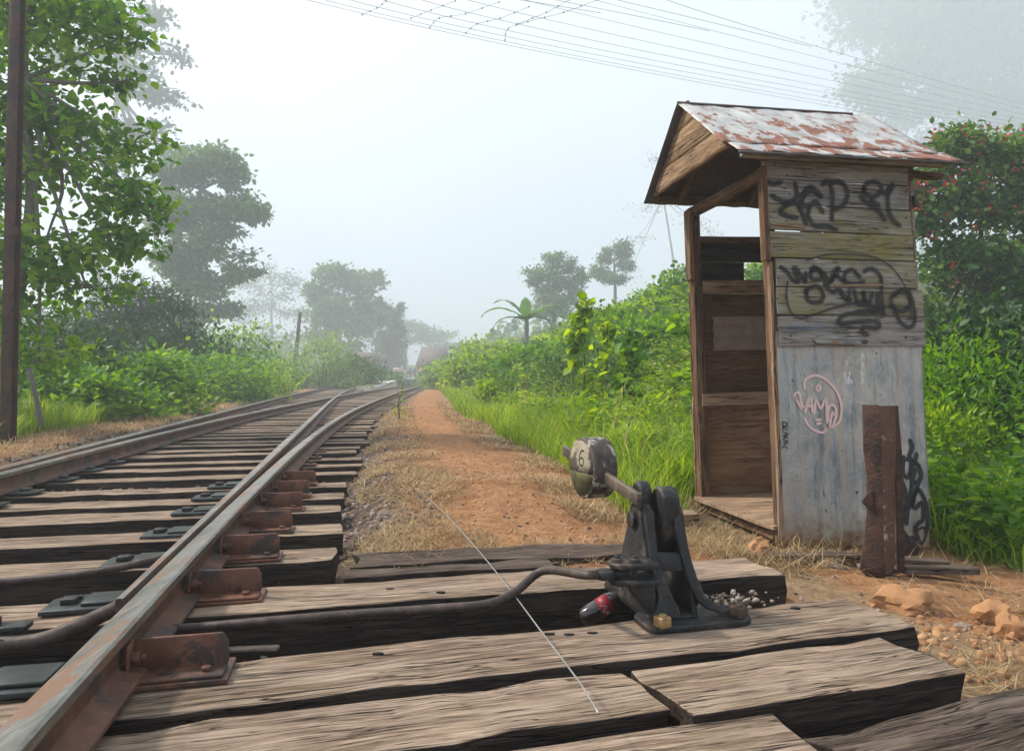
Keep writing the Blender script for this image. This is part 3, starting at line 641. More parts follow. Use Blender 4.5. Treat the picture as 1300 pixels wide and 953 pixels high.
# point rod from the lever to the blade
pr = MB(); pr.tube(catmull([Vector((*so2xy(.70, -.10), .03)), G(235, 797, .02), G(330, 789, .03), G(440, 780, .035), G(540, 773, .045), G(620, 766, .055), G(655, 750, .07), G(690, 724, .115), ROD_END + Vector((-.05, .0, 0)), ROD_END], 10), .0135, 12)
tag(pr.build('point_rod', MT['rod'], None, smooth_=True), 'long bent rod from the rail to the black switch lever', 'rod')
# handle bar and counterweight
P0 = LVI @ D(812, 634, 2.20); P1 = LVI @ D(716, 571, 2.78)
bd = (P1 - P0).normalized(); side = bd.cross(Vector((0, 0, 1))).normalized(); upv = side.cross(bd)
bar = MB(); Rb = Matrix((bd, side, upv)).transposed(); Lb = (P1 - P0).length
bar.box((P0 + P1) / 2, (Lb, .018, .038), Rb); bar.build('handle_bar', MT['barpaint'], lev, .003)
wc = LVI @ D(749, 594, 2.52); wc = P0 + bd * (wc - P0).dot(bd) + Vector((0, 0, .006))
wt = MB(); rw = .106; k = 36; th = .040
# disc whose axis is the bar's side axis turned towards the camera; top and bottom slightly flattened
wa = side.copy()
n0 = (Matrix.Rotation(R(4), 3, 'Z') @ wa).normalized(); e1 = bd.cross(n0).normalized(); e2 = n0.cross(e1)
# thick disc across the bar: faces look along the bar side
def disc(nn, r, t0, t1, name, mat, f=lambda a: 1, bev=.008, sel=None):
    a1 = nn.orthogonal().normalized(); zz = Vector((0, 0, 1)); a2 = (zz - nn * zz.dot(nn)).normalized(); a1 = nn.cross(a2)
    ang = sel if sel is not None else np.linspace(0, 2 * math.pi, k, endpoint=False)
    V = []
    for t in (t0, t1):
        for a in ang: V.append(wc + nn * t + a1 * (r * f(a) * math.cos(a)) + a2 * (r * f(a) * math.sin(a)))
    n = len(ang); F = [tuple(range(n))[::-1], tuple(range(n, 2 * n))] + [(i, (i + 1) % n, n + (i + 1) % n, n + i) for i in range(n)]
    m = MB(); m.add([tuple(v) for v in V], F); return m.build(name, mat, wp, bev), a1, a2
wp = lev
nn = LVI.to_3x3() @ (Matrix.Rotation(R(-64), 3, 'Z') @ Vector((-.12, -.99, 0))); nn.z = 0; nn.normalize()
wo, a1, a2 = disc(nn, rw, -.045, .045, 'counterweight', MT['weight']); wp = wo
fo, _, _ = disc(nn, rw * .9, .0452, .0475, 'painted_face', MT['weightface'], bev=0, sel=np.concatenate([np.linspace(R(-8), R(188), 26)]))
fo2, _, _ = disc(nn, rw * .9, .0452, .0470, 'mossy_face', MT['weightmoss'], bev=0, sel=np.concatenate([np.linspace(R(190), R(350), 26)]))
def ribbon(pts, w, normal, mat, name, parent, off=0, m=8):
    P = catmull(pts, m); P = [Vector(p) for p in P]; V = []; UV = []; F = []
    n = len(P); nrm = Vector(normal)
    ext = []
    for i in range(n):
        t = (P[min(i + 1, n - 1)] - P[max(i - 1, 0)]); t = t.normalized() if t.length > 1e-9 else Vector((1, 0, 0))
        b = nrm.cross(t).normalized() * (w / 2)
        ext.append((P[i], t, b))
    a = ext[0]; ext.insert(0, (a[0] - a[1] * w * .45, a[1], a[2] * .55)); a = ext[-1]; ext.append((a[0] + a[1] * w * .45, a[1], a[2] * .55))
    for j, (p_, t, b) in enumerate(ext):
        e = .5 if 0 < j < len(ext) - 1 else .06
        V += [p_ - b + nrm * off, p_ + nrm * off, p_ + b + nrm * off]; UV += [(j, 0), (j, e), (j, 0 if True else 1)]
    for i in range(len(ext) - 1):
        for c_ in (0, 1): F.append((i * 3 + c_, i * 3 + c_ + 1, (i + 1) * 3 + c_ + 1, (i + 1) * 3 + c_))
    return V, F, UV
def strokes(name, lists, w, normal, mat, parent, m=8, off=.0):
    VV = []; FF = []; UU = []; n = 0
    for i, L_ in enumerate(lists):
        ww = w
        if isinstance(L_, tuple): L_, ww = L_
        V, F, U = ribbon(L_, ww, normal, mat, name, parent, off + .00025 * i, m); VV += [tuple(v) for v in V]; UU += U; FF += [tuple(a + n for a in f) for f in F]; n += len(V)
    return mesh(name, VV, FF, mat, parent, uv=UU)
fc = wc + nn * .0480
e_ = a1 if (LV.to_3x3() @ a1).y < 0 else -a1
six = [(.028, .062), (.004, .058), (-.012, .036), (-.010, .016), (.008, .008), (.022, .018), (.020, .032), (.004, .036), (-.009, .026)]
strokes('numeral', [[fc + e_ * x + a2 * z for x, z in six]], .010, nn, mat_spray('numeral_paint', (.03, .025, .018), .6, .8), wo)

# ------------------------------------------------------------------ guard hut
SA = R(10.5); SO = Vector((1.395, 3.73, -.13))
hut = empty('guard_hut', SO, 0, label='narrow weathered timber and tin hut with graffiti and an open doorway', cat='hut')
hut.rotation_euler = (0, R(-1.4), SA)
HM = Matrix.Translation(SO) @ hut.rotation_euler.to_matrix().to_4x4(); HI = HM.inverted()
def HP(px, py, y=-.03):
    o = HI @ Vector((0, 0, ZC)); d = HI.to_3x3() @ ray(px, py); return o + d * ((y - o.y) / d.y)
def HX(px, py, x):
    o = HI @ Vector((0, 0, ZC)); d = HI.to_3x3() @ ray(px, py); return o + d * ((x - o.x) / d.x)
WX, WY, HH = .885, 1.0, 2.02
PI = math.pi
def post(name, x, y, z0, z1, w, d, mat='post', parent=hut, rot=0):
    return timber(name, (z1 - z0, w, d), MT[mat], parent, (x, y, (z0 + z1) / 2), (0, -PI / 2, rot), .003, .15, .003)
post('corner_post', .022, .03, 0, HH - .02, .055, .05)
post('corner_post', .035, WY - .04, .02, HH - .03, .07, .06)
post('corner_post', WX - .03, .03, 0, HH - .02, .06, .05)
post('corner_post', WX - .03, WY - .04, 0, HH - .02, .06, .05)
post('trim_strip', -.022, -.008, HP(975, 330, -.03).z, HH - .03, .055, .028, 'post')
post('door_jamb', .004, -.004, HP(985, 690).z + .03, HP(980, 331).z, .026, .022, 'board_warm')
post('door_jamb', -.014, WY - .07, HX(880, 356, 0).z, HH - .04, .075, .03, 'post')
# boards of the near wall, top to bottom
rows = [(203, 212), (226, 237), (258, 268), (291, 300), (328, 331), (363, 368), (400, 402), (441, 440)]
mats = ['board', 'board', 'board_half', 'board_moss', 'board_half', 'board_half', 'board']
for i in range(7):
    x0 = HP(973 if i < 4 else 984, 300).x; x1 = HP([1157, 1157, 1159, 1161, 1163, 1172, 1173][i], 300 + 15 * i).x
    zt0, zt1 = HP(980, rows[i][0]).z, HP(1160, rows[i][1]).z; zb0, zb1 = HP(980, rows[i + 1][0]).z, HP(1160, rows[i + 1][1]).z
    h = ((zt0 + zt1) - (zb0 + zb1)) / 2 + .0; cz = (zt0 + zt1 + zb0 + zb1) / 4; tilt = math.atan2((zt1 + zb1 - zt0 - zb0) / 2, x1 - x0)
    if i < 2: h += .0
    b = timber('wall_board', (x1 - x0, h - .008 + .003 * random.random(), .022), MT[mats[i]], hut, ((x0 + x1) / 2, -.018 - .004 * random.random(), cz), (PI / 2, -tilt, 0), .0022, .06, .002)
    if i in (3, 4): b['label'] = 'mossy green-stained wall board'
bt = MB(); bt.box((WX * .5, .008, HH - .015), (WX + .02, .03, .12)); bt.build('wall_plate', MT['post'], hut, .003)
# broken splinter board on top of the tin sheet
q0, q1 = HP(1033, 436), HP(1090, 432); timber('splinter', ((q1 - q0).length, .018, .014), MT['board'], hut, ((q0 + q1) / 2 + Vector((0, -.008, 0))), (PI / 2, .05, 0), .005, .03, .001)
timber('splinter', (.05, .014, .014), MT['board_warm'], hut, HP(1058, 434) + Vector((0, -.014, 0)), (PI / 2, .2, 0), .005, .02, .001)
q0 = HP(1090, 362); timber('splinter', (.30, .01, .008), MT['board_warm'], hut, q0 + Vector((0, -.005, 0)), (PI / 2, -.01, 0), .003, .04, .001)
q0 = HP(1000, 287); timber('splinter', (.20, .012, .008), MT['board_warm'], hut, q0 + Vector((0, -.005, 0)), (PI / 2, .07, 0), .003, .04, .001)
# nail heads on the boards
nailm = plain('rusty_nail', (.03, .02, .016), .8)
for i in range(7):
    for xx in (983 + (4 if i > 3 else 0), 1000 + random.randint(-3, 6), 1150):
        yy = (rows[i][0] + rows[i + 1][0]) / 2 + random.randint(-6, 8)
        p = HP(xx, yy); nl = MB(); nl.cyl((p.x, -.034, p.z), (p.x, -.028, p.z), .0045, 7); nl.build('nail', nailm, hut)
# galvanised sheet: slightly dented grid
zb_, zt_ = HP(1090, 697).z, HP(1090, 432).z; c00, c10 = HP(992, 694), HP(1184, 698); c01, c11 = HP(985, 420), HP(1173, 436)
nxs, nzs = 46, 56; V = []; UV = []
for j in range(nzs + 1):
    for i in range(nxs + 1):
        u = i / nxs; v = j / nzs; a = c00.lerp(c10, u); b = c01.lerp(c11, u); p = a.lerp(b, v)
        e = 0
        if j == 0: e = .010 * noise.noise(Vector((u * 14, 3, 1))) + .012 * max(0, noise.noise(Vector((u * 5, 9, 1))))
        yy = -.009 - .004 * noise.noise(Vector((u * 3, v * 2, 5))) - .0025 * noise.noise(Vector((u * 9, v * 7, 2)))
        V.append((p.x, yy, p.z + e)); UV.append((u, v))
F = [(j * (nxs + 1) + i, j * (nxs + 1) + i + 1, (j + 1) * (nxs + 1) + i + 1, (j + 1) * (nxs + 1) + i) for j in range(nzs) for i in range(nxs)]
sh = mesh('tin_sheet', V, F, MT['galv'], hut, True, uv=UV); sm = sh.modifiers.new('solid', 'SOLIDIFY'); sm.thickness = .0025; sm.offset = 1
# right end wall, far wall, floor
for k in range(12):
    z0 = .03 + k * .163; timber('end_board', (WY - .02, .158, .018), MT['board' if k % 3 else 'board_half'], hut, (WX + .008, WY / 2, z0 + .08), (PI / 2, 0, PI / 2), .002, .12, .002)
zf = HP(985, 668, 0).z
for k in range(4): timber('floor_board', (WX + .03, .235, .022), MT['floorboard'], hut, (WX / 2 - .02, .135 + .235 * k, zf - .012), (0, 0, 0), .002, .12, .002)
timber('sill_beam', (WX, .07, .07), MT['post'], hut, (WX / 2, WY - .05, zf - .06), (0, 0, 0), .004, .12, .004)
timber('sill_beam', (WY - .02, .07, .06), MT['post'], hut, (.04, WY / 2 + .06, zf - .058), (0, 0, PI / 2), .004, .12, .004)
# far wall seen through the doorway: plank panels with rails, a small window opening
yb = WY - .004
zr = [HP(940, y, yb).z for y in (304, 333, 357, 373, 500, 513, 640)]
xh0, xh1 = HP(944, 345, yb).x, HP(974, 345, yb).x
def panel(name, x0, x1, z0, z1, y, mat, t=.014): 
    return timber(name, (x1 - x0, z1 - z0, t), MT[mat], hut, ((x0 + x1) / 2, y, (z0 + z1) / 2), (PI / 2, 0, 0), .002, .1, .001)
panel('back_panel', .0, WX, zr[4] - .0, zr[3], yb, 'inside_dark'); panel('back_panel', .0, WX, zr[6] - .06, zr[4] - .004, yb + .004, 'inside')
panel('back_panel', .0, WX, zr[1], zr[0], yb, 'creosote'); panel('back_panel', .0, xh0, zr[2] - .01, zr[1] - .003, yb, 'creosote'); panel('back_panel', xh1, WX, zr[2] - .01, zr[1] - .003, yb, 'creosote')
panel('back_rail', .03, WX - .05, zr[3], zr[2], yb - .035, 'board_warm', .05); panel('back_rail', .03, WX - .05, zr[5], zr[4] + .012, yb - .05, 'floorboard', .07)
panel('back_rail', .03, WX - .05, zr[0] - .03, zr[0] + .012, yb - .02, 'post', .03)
# pale wrinkled packing sheet on the far wall
Vp = []; Np = 22
p0, p1 = HP(903, 402, yb - .01), HP(975, 444, yb - .01)
for j in range(Np + 1):
    for i in range(Np + 1):
        u, v = i / Np, j / Np; x = p0.x + (p1.x - p0.x) * u + .012 * noise.noise(Vector((v * 6, 1, 1))) * (u > .5); z = p0.z + (p1.z - p0.z) * v
        Vp.append((x, yb - .018 - .02 * abs(noise.noise(Vector((u * 5, v * 3, 2)))) - .012 * abs(math.sin(v * 9)), z))
F = [(j * (Np + 1) + i, j * (Np + 1) + i + 1, (j + 1) * (Np + 1) + i + 1, (j + 1) * (Np + 1) + i) for j in range(Np) for i in range(Np)]
mesh('crumpled_sheet', Vp, F, plain('brown_packing', (.26, .19, .15), .6), hut, True)
# roof frame
ze = HH - .012; ridge_z = HX(872, 126, -.27).z
# gable: three boards on the end face
gx_ = -.235
A = HX(870, 131, gx_); Bf = HX(826, 250, gx_); Bn = HX(929, 203, gx_); Bn2 = HX(927, 180, gx_)
yR = (Bf.y + Bn.y) / 2
def gpoly(zlo, zhi, nm, mt, x=gx_, lo_l=None):
    zA = A.z + .0
    def yy(z, sgn):
        t = (zA - z) / (zA - Bf.z); return A.y + ((Bf.y - .01 if sgn > 0 else Bn.y + .035) - A.y) * t
    lst = [(yy(zlo, -1), zlo), (yy(zlo, 1), zlo), (yy(zhi, 1), zhi), (yy(zhi, -1), zhi)]
    N1 = 18; V = []; 
    for face in (0, .02):
        for j in range(5):
            for i in range(N1 + 1):
                z = zlo + (zhi - zlo) * j / 4; y = yy(z, -1) + (yy(z, 1) - yy(z, -1)) * i / N1
                zz_ = z + (.007 * noise.noise(Vector((y * 7, zlo * 9, 1))) if j == 0 else 0)
                V.append((y, zz_, x + face + .003 * noise.noise(Vector((y * 5, z * 9, zlo)))))
    m_ = (N1 + 1) * 5; F = []
    for f0, fl in ((0, 0), (m_, 1)):
        for j in range(4):
            for i in range(N1):
                q = (f0 + j * (N1 + 1) + i, f0 + j * (N1 + 1) + i + 1, f0 + (j + 1) * (N1 + 1) + i + 1, f0 + (j + 1) * (N1 + 1) + i); F.append(q if fl else q[::-1])
    for i in range(N1): F.append((i, i + 1, m_ + i + 1, m_ + i)); a_ = 4 * (N1 + 1) + i; F.append((a_ + 1, a_, m_ + a_, m_ + a_ + 1))
    for j in range(4): a_ = j * (N1 + 1); F.append((a_ + N1 + 1, a_, m_ + a_, m_ + a_ + N1 + 1)); a_ += N1; F.append((a_, a_ + N1 + 1, m_ + a_ + N1 + 1, m_ + a_))
    o = mesh(nm, [(v[0], v[1], v[2]) for v in V], F, MT[mt], hut)
    # local X = along the board, local Y = up, local Z = out: turn into place
    o.matrix_local = Matrix(((0, 0, 1, 0), (1, 0, 0, 0), (0, 1, 0, 0), (0, 0, 0, 1)))
    return o
zL = Bf.z - .0; z1 = HX(855, 207, gx_).z; z2 = HX(870, 160, gx_).z
gpoly(zL - .01, z1, 'gable_board', 'board_warm', gx_ - .004); gpoly(z1 + .003, z2, 'gable_board', 'board_warm'); gpoly(z2 + .003, A.z + .01, 'gable_board', 'board_warm', gx_ + .003)
# roof sheets
xL, xRr = -.285, WX + .10
rz = HX(870, 122, xL).z; ry = A.y
en = HX(930, 190, xL); ef = HX(817, 257, xL)
kn = Vector((xL, en.y + .10, en.z + .075))     # knee where the skirt sheet starts
def sheet(name, pts0, pts1, mat, n=40, m=16, sag=.004, ragged=0):
    """pts0 = polyline (y,z) ridge to eave; runs from x0 to x1; own local frame: x along ridge, y down the slope"""
    (x0, P), (x1, Q) = pts0, pts1; V = []; UV = []
    Lp = [0]
    for a, b in zip(P, P[1:]): Lp.append(Lp[-1] + math.hypot(b[0] - a[0], b[1] - a[1]))
    for j in range(m + 1):
        t = j / m
        for i in range(n + 1):
            u = i / n; a = Vector(P[0]).lerp(Vector(P[-1]), t); b = Vector(Q[0]).lerp(Vector(Q[-1]), t)
            x = x0 + (x1 - x0) * u
            if ragged and i == n: x += ragged * noise.noise(Vector((t * 5, 2, 2)))
            q = a.lerp(b, u); z = q.y + sag * noise.noise(Vector((u * 7, t * 4, 3))) + .003 * math.sin(u * 46)
            if j == m: z += .003 * noise.noise(Vector((u * 15, 1, 8)))
            V.append((x, q.x, z)); UV.append((u, 1 - t))
    F = [(j * (n + 1) + i, (j + 1) * (n + 1) + i, (j + 1) * (n + 1) + i + 1, j * (n + 1) + i + 1) for j in range(m) for i in range(n)]
    o = mesh(name, V, F, mat, hut, True, uv=UV); s = o.modifiers.new('solid', 'SOLIDIFY'); s.thickness = .003; s.offset = -1; return o
drop = -.018
sheet('roof_sheet', (xL, [(ry, rz), (kn.y, kn.z)]), (xRr, [(ry, rz + drop), (kn.y, kn.z + drop)]), MT['roof'], ragged=.05)
sk = sheet('roof_skirt_sheet', (xL + .03, [(kn.y + .02, kn.z + .008), (en.y - .01, en.z)]), (xRr + .05, [(kn.y + .02, kn.z + .008 + drop), (en.y - .01, en.z + drop)]), MT['roof'], m=6)
for l in sk.data.uv_layers[0].data: l.uv = (l.uv[0], l.uv[1] * .30)
fs = sheet('roof_sheet', (xL, [(ry, rz + .003), (ef.y, ef.z - .01)]), (xRr, [(ry, rz + drop), (ef.y, ef.z + drop - .01)]), MT['darksheet'])
bm_ = MB(); bm_.tube([(xL - .0, ry, rz + .004), (xRr - .12, ry, rz + drop + .004)], .009, 8); bm_.build('ridge_cap', MT['darksheet'], hut)
eb = MB(); eb.tube([(xL + .03, en.y - .008, en.z - .012), (xRr + .09, en.y - .008, en.z + drop - .012)], .008, 8); eb.build('eave_rod', MT['darksheet'], hut)
# rafters, tie beam and purlins
def beam(name, a, b, w, h, mat='post'):
    a = Vector(a); b = Vector(b); d = b - a; o = timber(name, (d.length, w, h), MT[mat], hut, (a + b) / 2, (0, 0, 0), .003, .12, .003)
    yv = Vector((0, 0, 1)).cross(d).normalized(); zv = d.normalized().cross(yv); o.rotation_euler = Matrix((d.normalized(), yv, zv)).transposed().to_euler(); return o
for x in (-.06, WX * .5, WX + .02):
    beam('rafter', (x, ry, rz - .07), (x, kn.y - .0, kn.z - .075), .035, .045); beam('rafter', (x, ry, rz - .07), (x, ef.y - .06, ef.z - .015), .035, .045)
beam('tie_beam', (.03, .0, HH - .05), (.03, WY - .02, HH - .05), .05, .06)
beam('tie_beam', (gx_ + .03, WY + .0, ef.z + .015), (WX, WY + .0, ef.z + .015), .045, .06)
beam('purlin', (gx_ + .02, ef.y - .07, ef.z + .01), (WX + .05, ef.y - .07, ef.z + .01), .04, .04)
beam('purlin', (gx_ + .03, en.y + .06, en.z + .0), (WX + .1, en.y + .06, en.z - .02), .04, .03, 'board')
beam('outrigger', (WX - .02, .02, HH - .03), (WX + .16, -.03, HH - .06), .05, .03); beam('outrigger', (WX + .05, .10, HH - .0), (WX + .21, .10, HH - .02), .04, .03)
tri = MB(); tri.prism([(WX, 1.86), (WX + .035, 1.80), (WX, 1.79), (WX - .005, 1.85)], 'y', -.02, .0); tri.build('bent_tin_corner', MT['darksheet'], hut)
# graffiti (traced on the wall plane)
Q5 = lambda a, b: HP(960 + a / 3.8125, 200 + b / 3.8125, -.033)
Q6 = lambda a, b: HP(980 + a / 3.0727, 430 + b / 3.0727, -.017)
nrm = Vector((0, -1, 0))
T5 = lambda L_: [Q5(*p) for p in L_]; T6 = lambda L_: [Q6(*p) for p in L_]
up_tag = [
 [(48, 118), (80, 128), (118, 122)], [(75, 185), (110, 205), (160, 215), (195, 190), (190, 130)], [(155, 220), (115, 262), (150, 282), (195, 292)], [(150, 225), (190, 220), (212, 250), (240, 320)],
 [(218, 215), (235, 165), (268, 145), (310, 190)], [(310, 185), (270, 160), (225, 190), (215, 235), (255, 235), (250, 280), (270, 320)], [(262, 230), (290, 215), (320, 265)],
 [(320, 130), (350, 120), (368, 180), (365, 300)], [(350, 120), (410, 122), (440, 170), (425, 225), (385, 250)], [(285, 330), (340, 330), (385, 350)],
 [(520, 165), (530, 130), (580, 122), (605, 155), (570, 190), (530, 180), (520, 150)], [(505, 190), (540, 225), (590, 260), (620, 300)], [(640, 150), (635, 200), (640, 260), (660, 300), (690, 330)], [(620, 175), (655, 150), (660, 130)], [(555, 210), (590, 232)]]
lo_tag = [
 [(118, 530), (150, 555), (175, 590), (205, 600), (180, 545), (195, 540), (235, 600), (240, 560)], [(262, 545), (285, 530), (320, 580), (275, 590), (262, 560), (290, 540), (330, 560)],
 [(240, 640), (250, 690), (300, 700), (325, 670), (300, 625), (262, 630), (240, 655)], [(325, 570), (360, 600), (375, 550), (400, 540), (350, 610), (330, 600)], [(330, 620), (370, 650), (395, 640), (430, 680), (455, 690)],
 [(425, 600), (430, 560), (465, 545), (500, 580)], [(385, 565), (425, 600), (480, 610), (520, 600)], [(405, 640), (440, 690), (450, 640)], [(470, 640), (490, 700), (520, 700), (515, 650), (540, 710), (560, 660)],
 [(520, 550), (560, 540), (600, 580), (605, 680), (615, 755)], [(480, 700), (560, 720), (612, 755)], [(585, 660), (590, 730)],
 ([(150, 600), (145, 680), (175, 760), (230, 775), (320, 745), (420, 715), (500, 708)], .017), ([(240, 500), (340, 470), (450, 468), (560, 480), (650, 530), (710, 610), (740, 700), (745, 760)], .013),
 [(660, 670), (690, 645), (735, 660), (740, 720), (700, 745), (660, 720), (650, 680), (690, 650)], [(665, 740), (700, 800), (740, 820), (765, 790), (755, 700), (735, 650)],
 [(590, 745), (520, 745), (430, 760), (395, 790), (410, 805), (480, 795), (560, 790), (592, 805), (580, 825), (520, 820), (505, 835), (535, 858)], [(520, 893), (530, 892)]]
strokes('graffiti_tag', [T5(l) for l in up_tag], .044, nrm, MT['spray_black'], hut)
strokes('graffiti_tag', [((T5(l[0]), l[1]) if isinstance(l, tuple) else T5(l)) for l in lo_tag], .037, nrm, MT['spray_black'], hut, off=.002)
pink = [[(128, 195), (130, 160), (165, 143), (205, 155), (250, 200), (272, 265), (262, 325), (225, 345)], [(128, 310), (150, 345), (190, 365), (210, 358), (208, 350)], [(175, 190), (182, 180), (190, 192), (180, 202), (172, 192)],
 [(92, 240), (90, 215), (105, 210), (112, 235), (118, 275), (100, 245), (85, 225)], [(112, 262), (135, 262), (140, 230), (128, 285)], [(130, 285), (150, 225), (158, 285)], [(138, 262), (158, 260)], [(165, 290), (172, 240), (190, 270), (210, 235), (214, 325)],
 [(218, 320), (222, 265), (245, 262), (250, 300), (235, 290), (225, 340)], [(235, 345), (250, 300)], [(172, 315), (190, 315)], [(175, 330), (188, 329)]]
strokes('graffiti_face', [T6(l) for l in pink], .017, nrm, MT['spray_pink'], hut, off=.0)
blk = [[(540, 395), (548, 425), (535, 460), (545, 480)], [(515, 460), (512, 520), (530, 540), (545, 500), (540, 465), (528, 470)], [(545, 470), (550, 520), (545, 580), (535, 640), (525, 720)], [(565, 450), (560, 480), (575, 500), (582, 540), (560, 560), (550, 545), (560, 510)],
 [(490, 560), (500, 545), (520, 590), (525, 640), (510, 690), (525, 715)], [(488, 640), (500, 620), (520, 625), (530, 650)], [(580, 540), (560, 600), (545, 660), (555, 610), (575, 590), (600, 640), (608, 700), (605, 745)], [(560, 660), (585, 640), (590, 700), (570, 720), (560, 745), (575, 790)], [(560, 750), (590, 735), (602, 760), (585, 800)], [(545, 770), (560, 785)]]
strokes('graffiti_tag', [(T6(l), .027 if i < 8 else .016) for i, l in enumerate(blk)], .018, nrm, MT['spray_dense'], hut)
sm_ = [[(42, 322), (44, 350), (42, 355)], [(42, 322), (60, 330), (58, 340), (44, 340), (60, 356)], [(44, 362), (62, 372), (46, 378), (62, 388)], [(60, 376), (46, 392), (62, 404), (46, 410)], [(46, 412), (62, 395)], [(40, 425), (50, 418), (60, 428)]]
strokes('graffiti_initials', [T6(l) for l in sm_], .006, nrm, MT['spray_dense'], hut)
ws = [[(135 + 6 * k, 88 + 8 * math.sin(k * 2.1)), (145 + 6 * k, 112 + 7 * math.cos(k * 1.7)), (152 + 6 * k, 84 + 5 * math.sin(k))] for k in range(11)]
strokes('graffiti_scribble', [T6(l) for l in ws], .004, nrm, MT['spray_white'], hut)
bs = [[(165 + 14 * k, 812 + 6 * math.sin(k * 2.1)), (172 + 14 * k, 832), (180 + 14 * k, 815 + 4 * math.cos(k))] for k in range(11)]
strokes('graffiti_scribble', [T5(l) for l in bs], .005, nrm, MT['spray_blue'], hut)

# ------------------------------------------------------------------ rusted post stub in front of the hut
st = empty('rusted_post_stub', G(1118, 727, -.13), R(-10), label='rusted broken steel post stub with lichen before the tin wall', cat='post')
Zs = st.location.y; kx = Zs / FPX
def stub_strip(L_, R_, y0, y1, name, mat):
    V = []; F = []
    for (lx, z), (rx, _) in zip(L_, R_):
        V += [(lx, y0, z), (rx, y1, z), (rx, y1 + .014, z), (lx, y0 + .014, z)]
    n = len(L_)
    for i in range(n - 1):
        for j in range(4): F.append((i * 4 + j, i * 4 + (j + 1) % 4, i * 4 + 4 + (j + 1) % 4, i * 4 + 4 + j))
    F += [(3, 2, 1, 0), tuple((n - 1) * 4 + j for j in range(4))]
    m = MB(); m.add(V, F); return m.build(name, mat, st, .002)
zz = lambda py: (727 - py) * kx
xs = lambda px: (px - 1118) * kx
Lp_ = [(xs(a), zz(b)) for a, b in [(1096, 727), (1097, 715), (1102, 690), (1106, 655), (1107, 615), (1105, 585), (1104, 578), (1104, 518)]]
Mid = [(xs(a), zz(b)) for a, b in [(1122, 727), (1122, 715), (1122, 690), (1122, 655), (1122, 615), (1122, 585), (1122, 578), (1121, 519)]]
Rp = [(xs(a), zz(b)) for a, b in [(1134, 727), (1138, 715), (1137, 690), (1139, 655), (1140, 615), (1142, 585), (1143, 578), (1144, 519)]]
mrust = metal('deep_rust', (.04, .02, .015), (.10, .045, .03), (.025, .014, .012), .4, (.7, .95), .1, 14, bumpd=.02)
mlich = metal('rust_with_lichen', (.08, .042, .03), (.15, .075, .05), (.42, .43, .33), .18, (.7, .9), 0, 26, bumpd=.015)
stub_strip(Lp_, Mid, .02, -.012, 'flange', mrust); stub_strip(Mid, Rp, -.012, .022, 'web', mlich)
fl = MB(); fl.prism([(xs(1141), 0), (xs(1148), 0), (xs(1150), zz(600)), (xs(1146), zz(519)), (xs(1141), zz(519))], 'y', .02, .05); fl.build('flange', mrust, st, .002)
fl = MB(); fl.prism([(xs(1098), zz(640)), (xs(1112), zz(655)), (xs(1112), zz(625)), (xs(1106), zz(628))], 'y', .0, .012); fl.build('torn_lip', mrust, st, .002)
V, F = rock(.06, 5, (1.3, .8, .45)); o = mesh('root_block', V + np.array([.0, .05, .0]), F, mrust, st, True)
sc = MB(); a0 = G(1160, 700, -.1); sc.prism([(0, 0), (.05, .0), (.075, .03), (.06, .06), (.02, .10), (-.01, .14), (-.03, .12), (-.02, .05)], 'y', 0, .01)
o = sc.build('scrap_plate', mrust, None, .002); o.location = (a0.x - .02, a0.y + .04, -.13); tag(o, 'torn rusty scrap plate leaning behind the post stub', 'scrap metal')

# ------------------------------------------------------------------ black discs on the timbers, painting the dark of old spike holes
for i, (px, py) in enumerate([(752, 804), (722, 806), (697, 805), (480, 830), (1010, 772), (560, 752), (495, 748)]):
    p = G(px, py, .0); m_ = MB(); m_.prism([(p.x + .012 * math.cos(a) * (1.2 + .3 * math.sin(3 * a + i)), p.y + .007 * math.sin(a)) for a in np.linspace(0, 2 * math.pi, 12, endpoint=False)], 'z', -.012, .0045)
    tag(m_.build('spike_stub', plain('black_spike', (.012, .01, .009), .9), None, .001), ['black spike stub nearest the brass nut on the lever sleeper', 'black spike stub second from the brass nut', 'black spike stub third from the brass nut', 'black spike stub near the left end of the lever sleeper', 'black spike stub right of the lever base', 'black spike stub on the long sleeper above the bent rod', 'black spike stub on the long sleeper left of the wire'][i], 'spike', 'old spike stubs in the timbers')
# ------------------------------------------------------------------ stones
def stone(px, py, z, r, seed, mat, label, sq=(1, .8, .6), rz=0, group=None):
    V, F = rock(r * .8, seed, sq, 3); p = G(px, py, z); o = mesh('stone', V, F, MT[mat], None, True, var=np.full(len(V), .5)); o.data.set_sharp_from_angle(angle=R(28))
    o.location = p + Vector((0, r * .4, r * sq[2] * .55)); o.rotation_euler = (random.uniform(-.2, .2), random.uniform(-.2, .2), rz); return tag(o, label, 'stone', group)
stone(1157, 780, -.16, .125, 3, 'rock', 'large orange angular rock in front of the hut', (1.15, .8, .55), .2)
stone(1265, 790, -.16, .075, 8, 'rock', 'brown stone at the right edge behind the straw', (1.2, .9, .7), .5)
stone(1290, 812, -.16, .07, 12, 'rock', 'dark orange stone low at the right edge', (1, .9, .8), 1.1)
stone(1225, 800, -.17, .035, 21, 'palerock', 'small flat stone left of the right-edge stones', (1.3, .9, .5))
stone(968, 705, -.15, .075, 17, 'rock', 'brown rounded stone under the hut doorway', (1, .8, .8), .9)
stone(1010, 712, -.15, .05, 44, 'palerock', 'pale broken stone below the tin sheet corner', (1.4, .8, .5), .9)
stone(1120, 730, -.17, .08, 9, 'palerock', 'long flat grey stone at the foot of the post stub', (1.6, .7, .35), .2)
stone(1060, 722, -.17, .06, 10, 'palerock', 'flat grey stone half buried in straw', (1.5, .7, .35), .1)
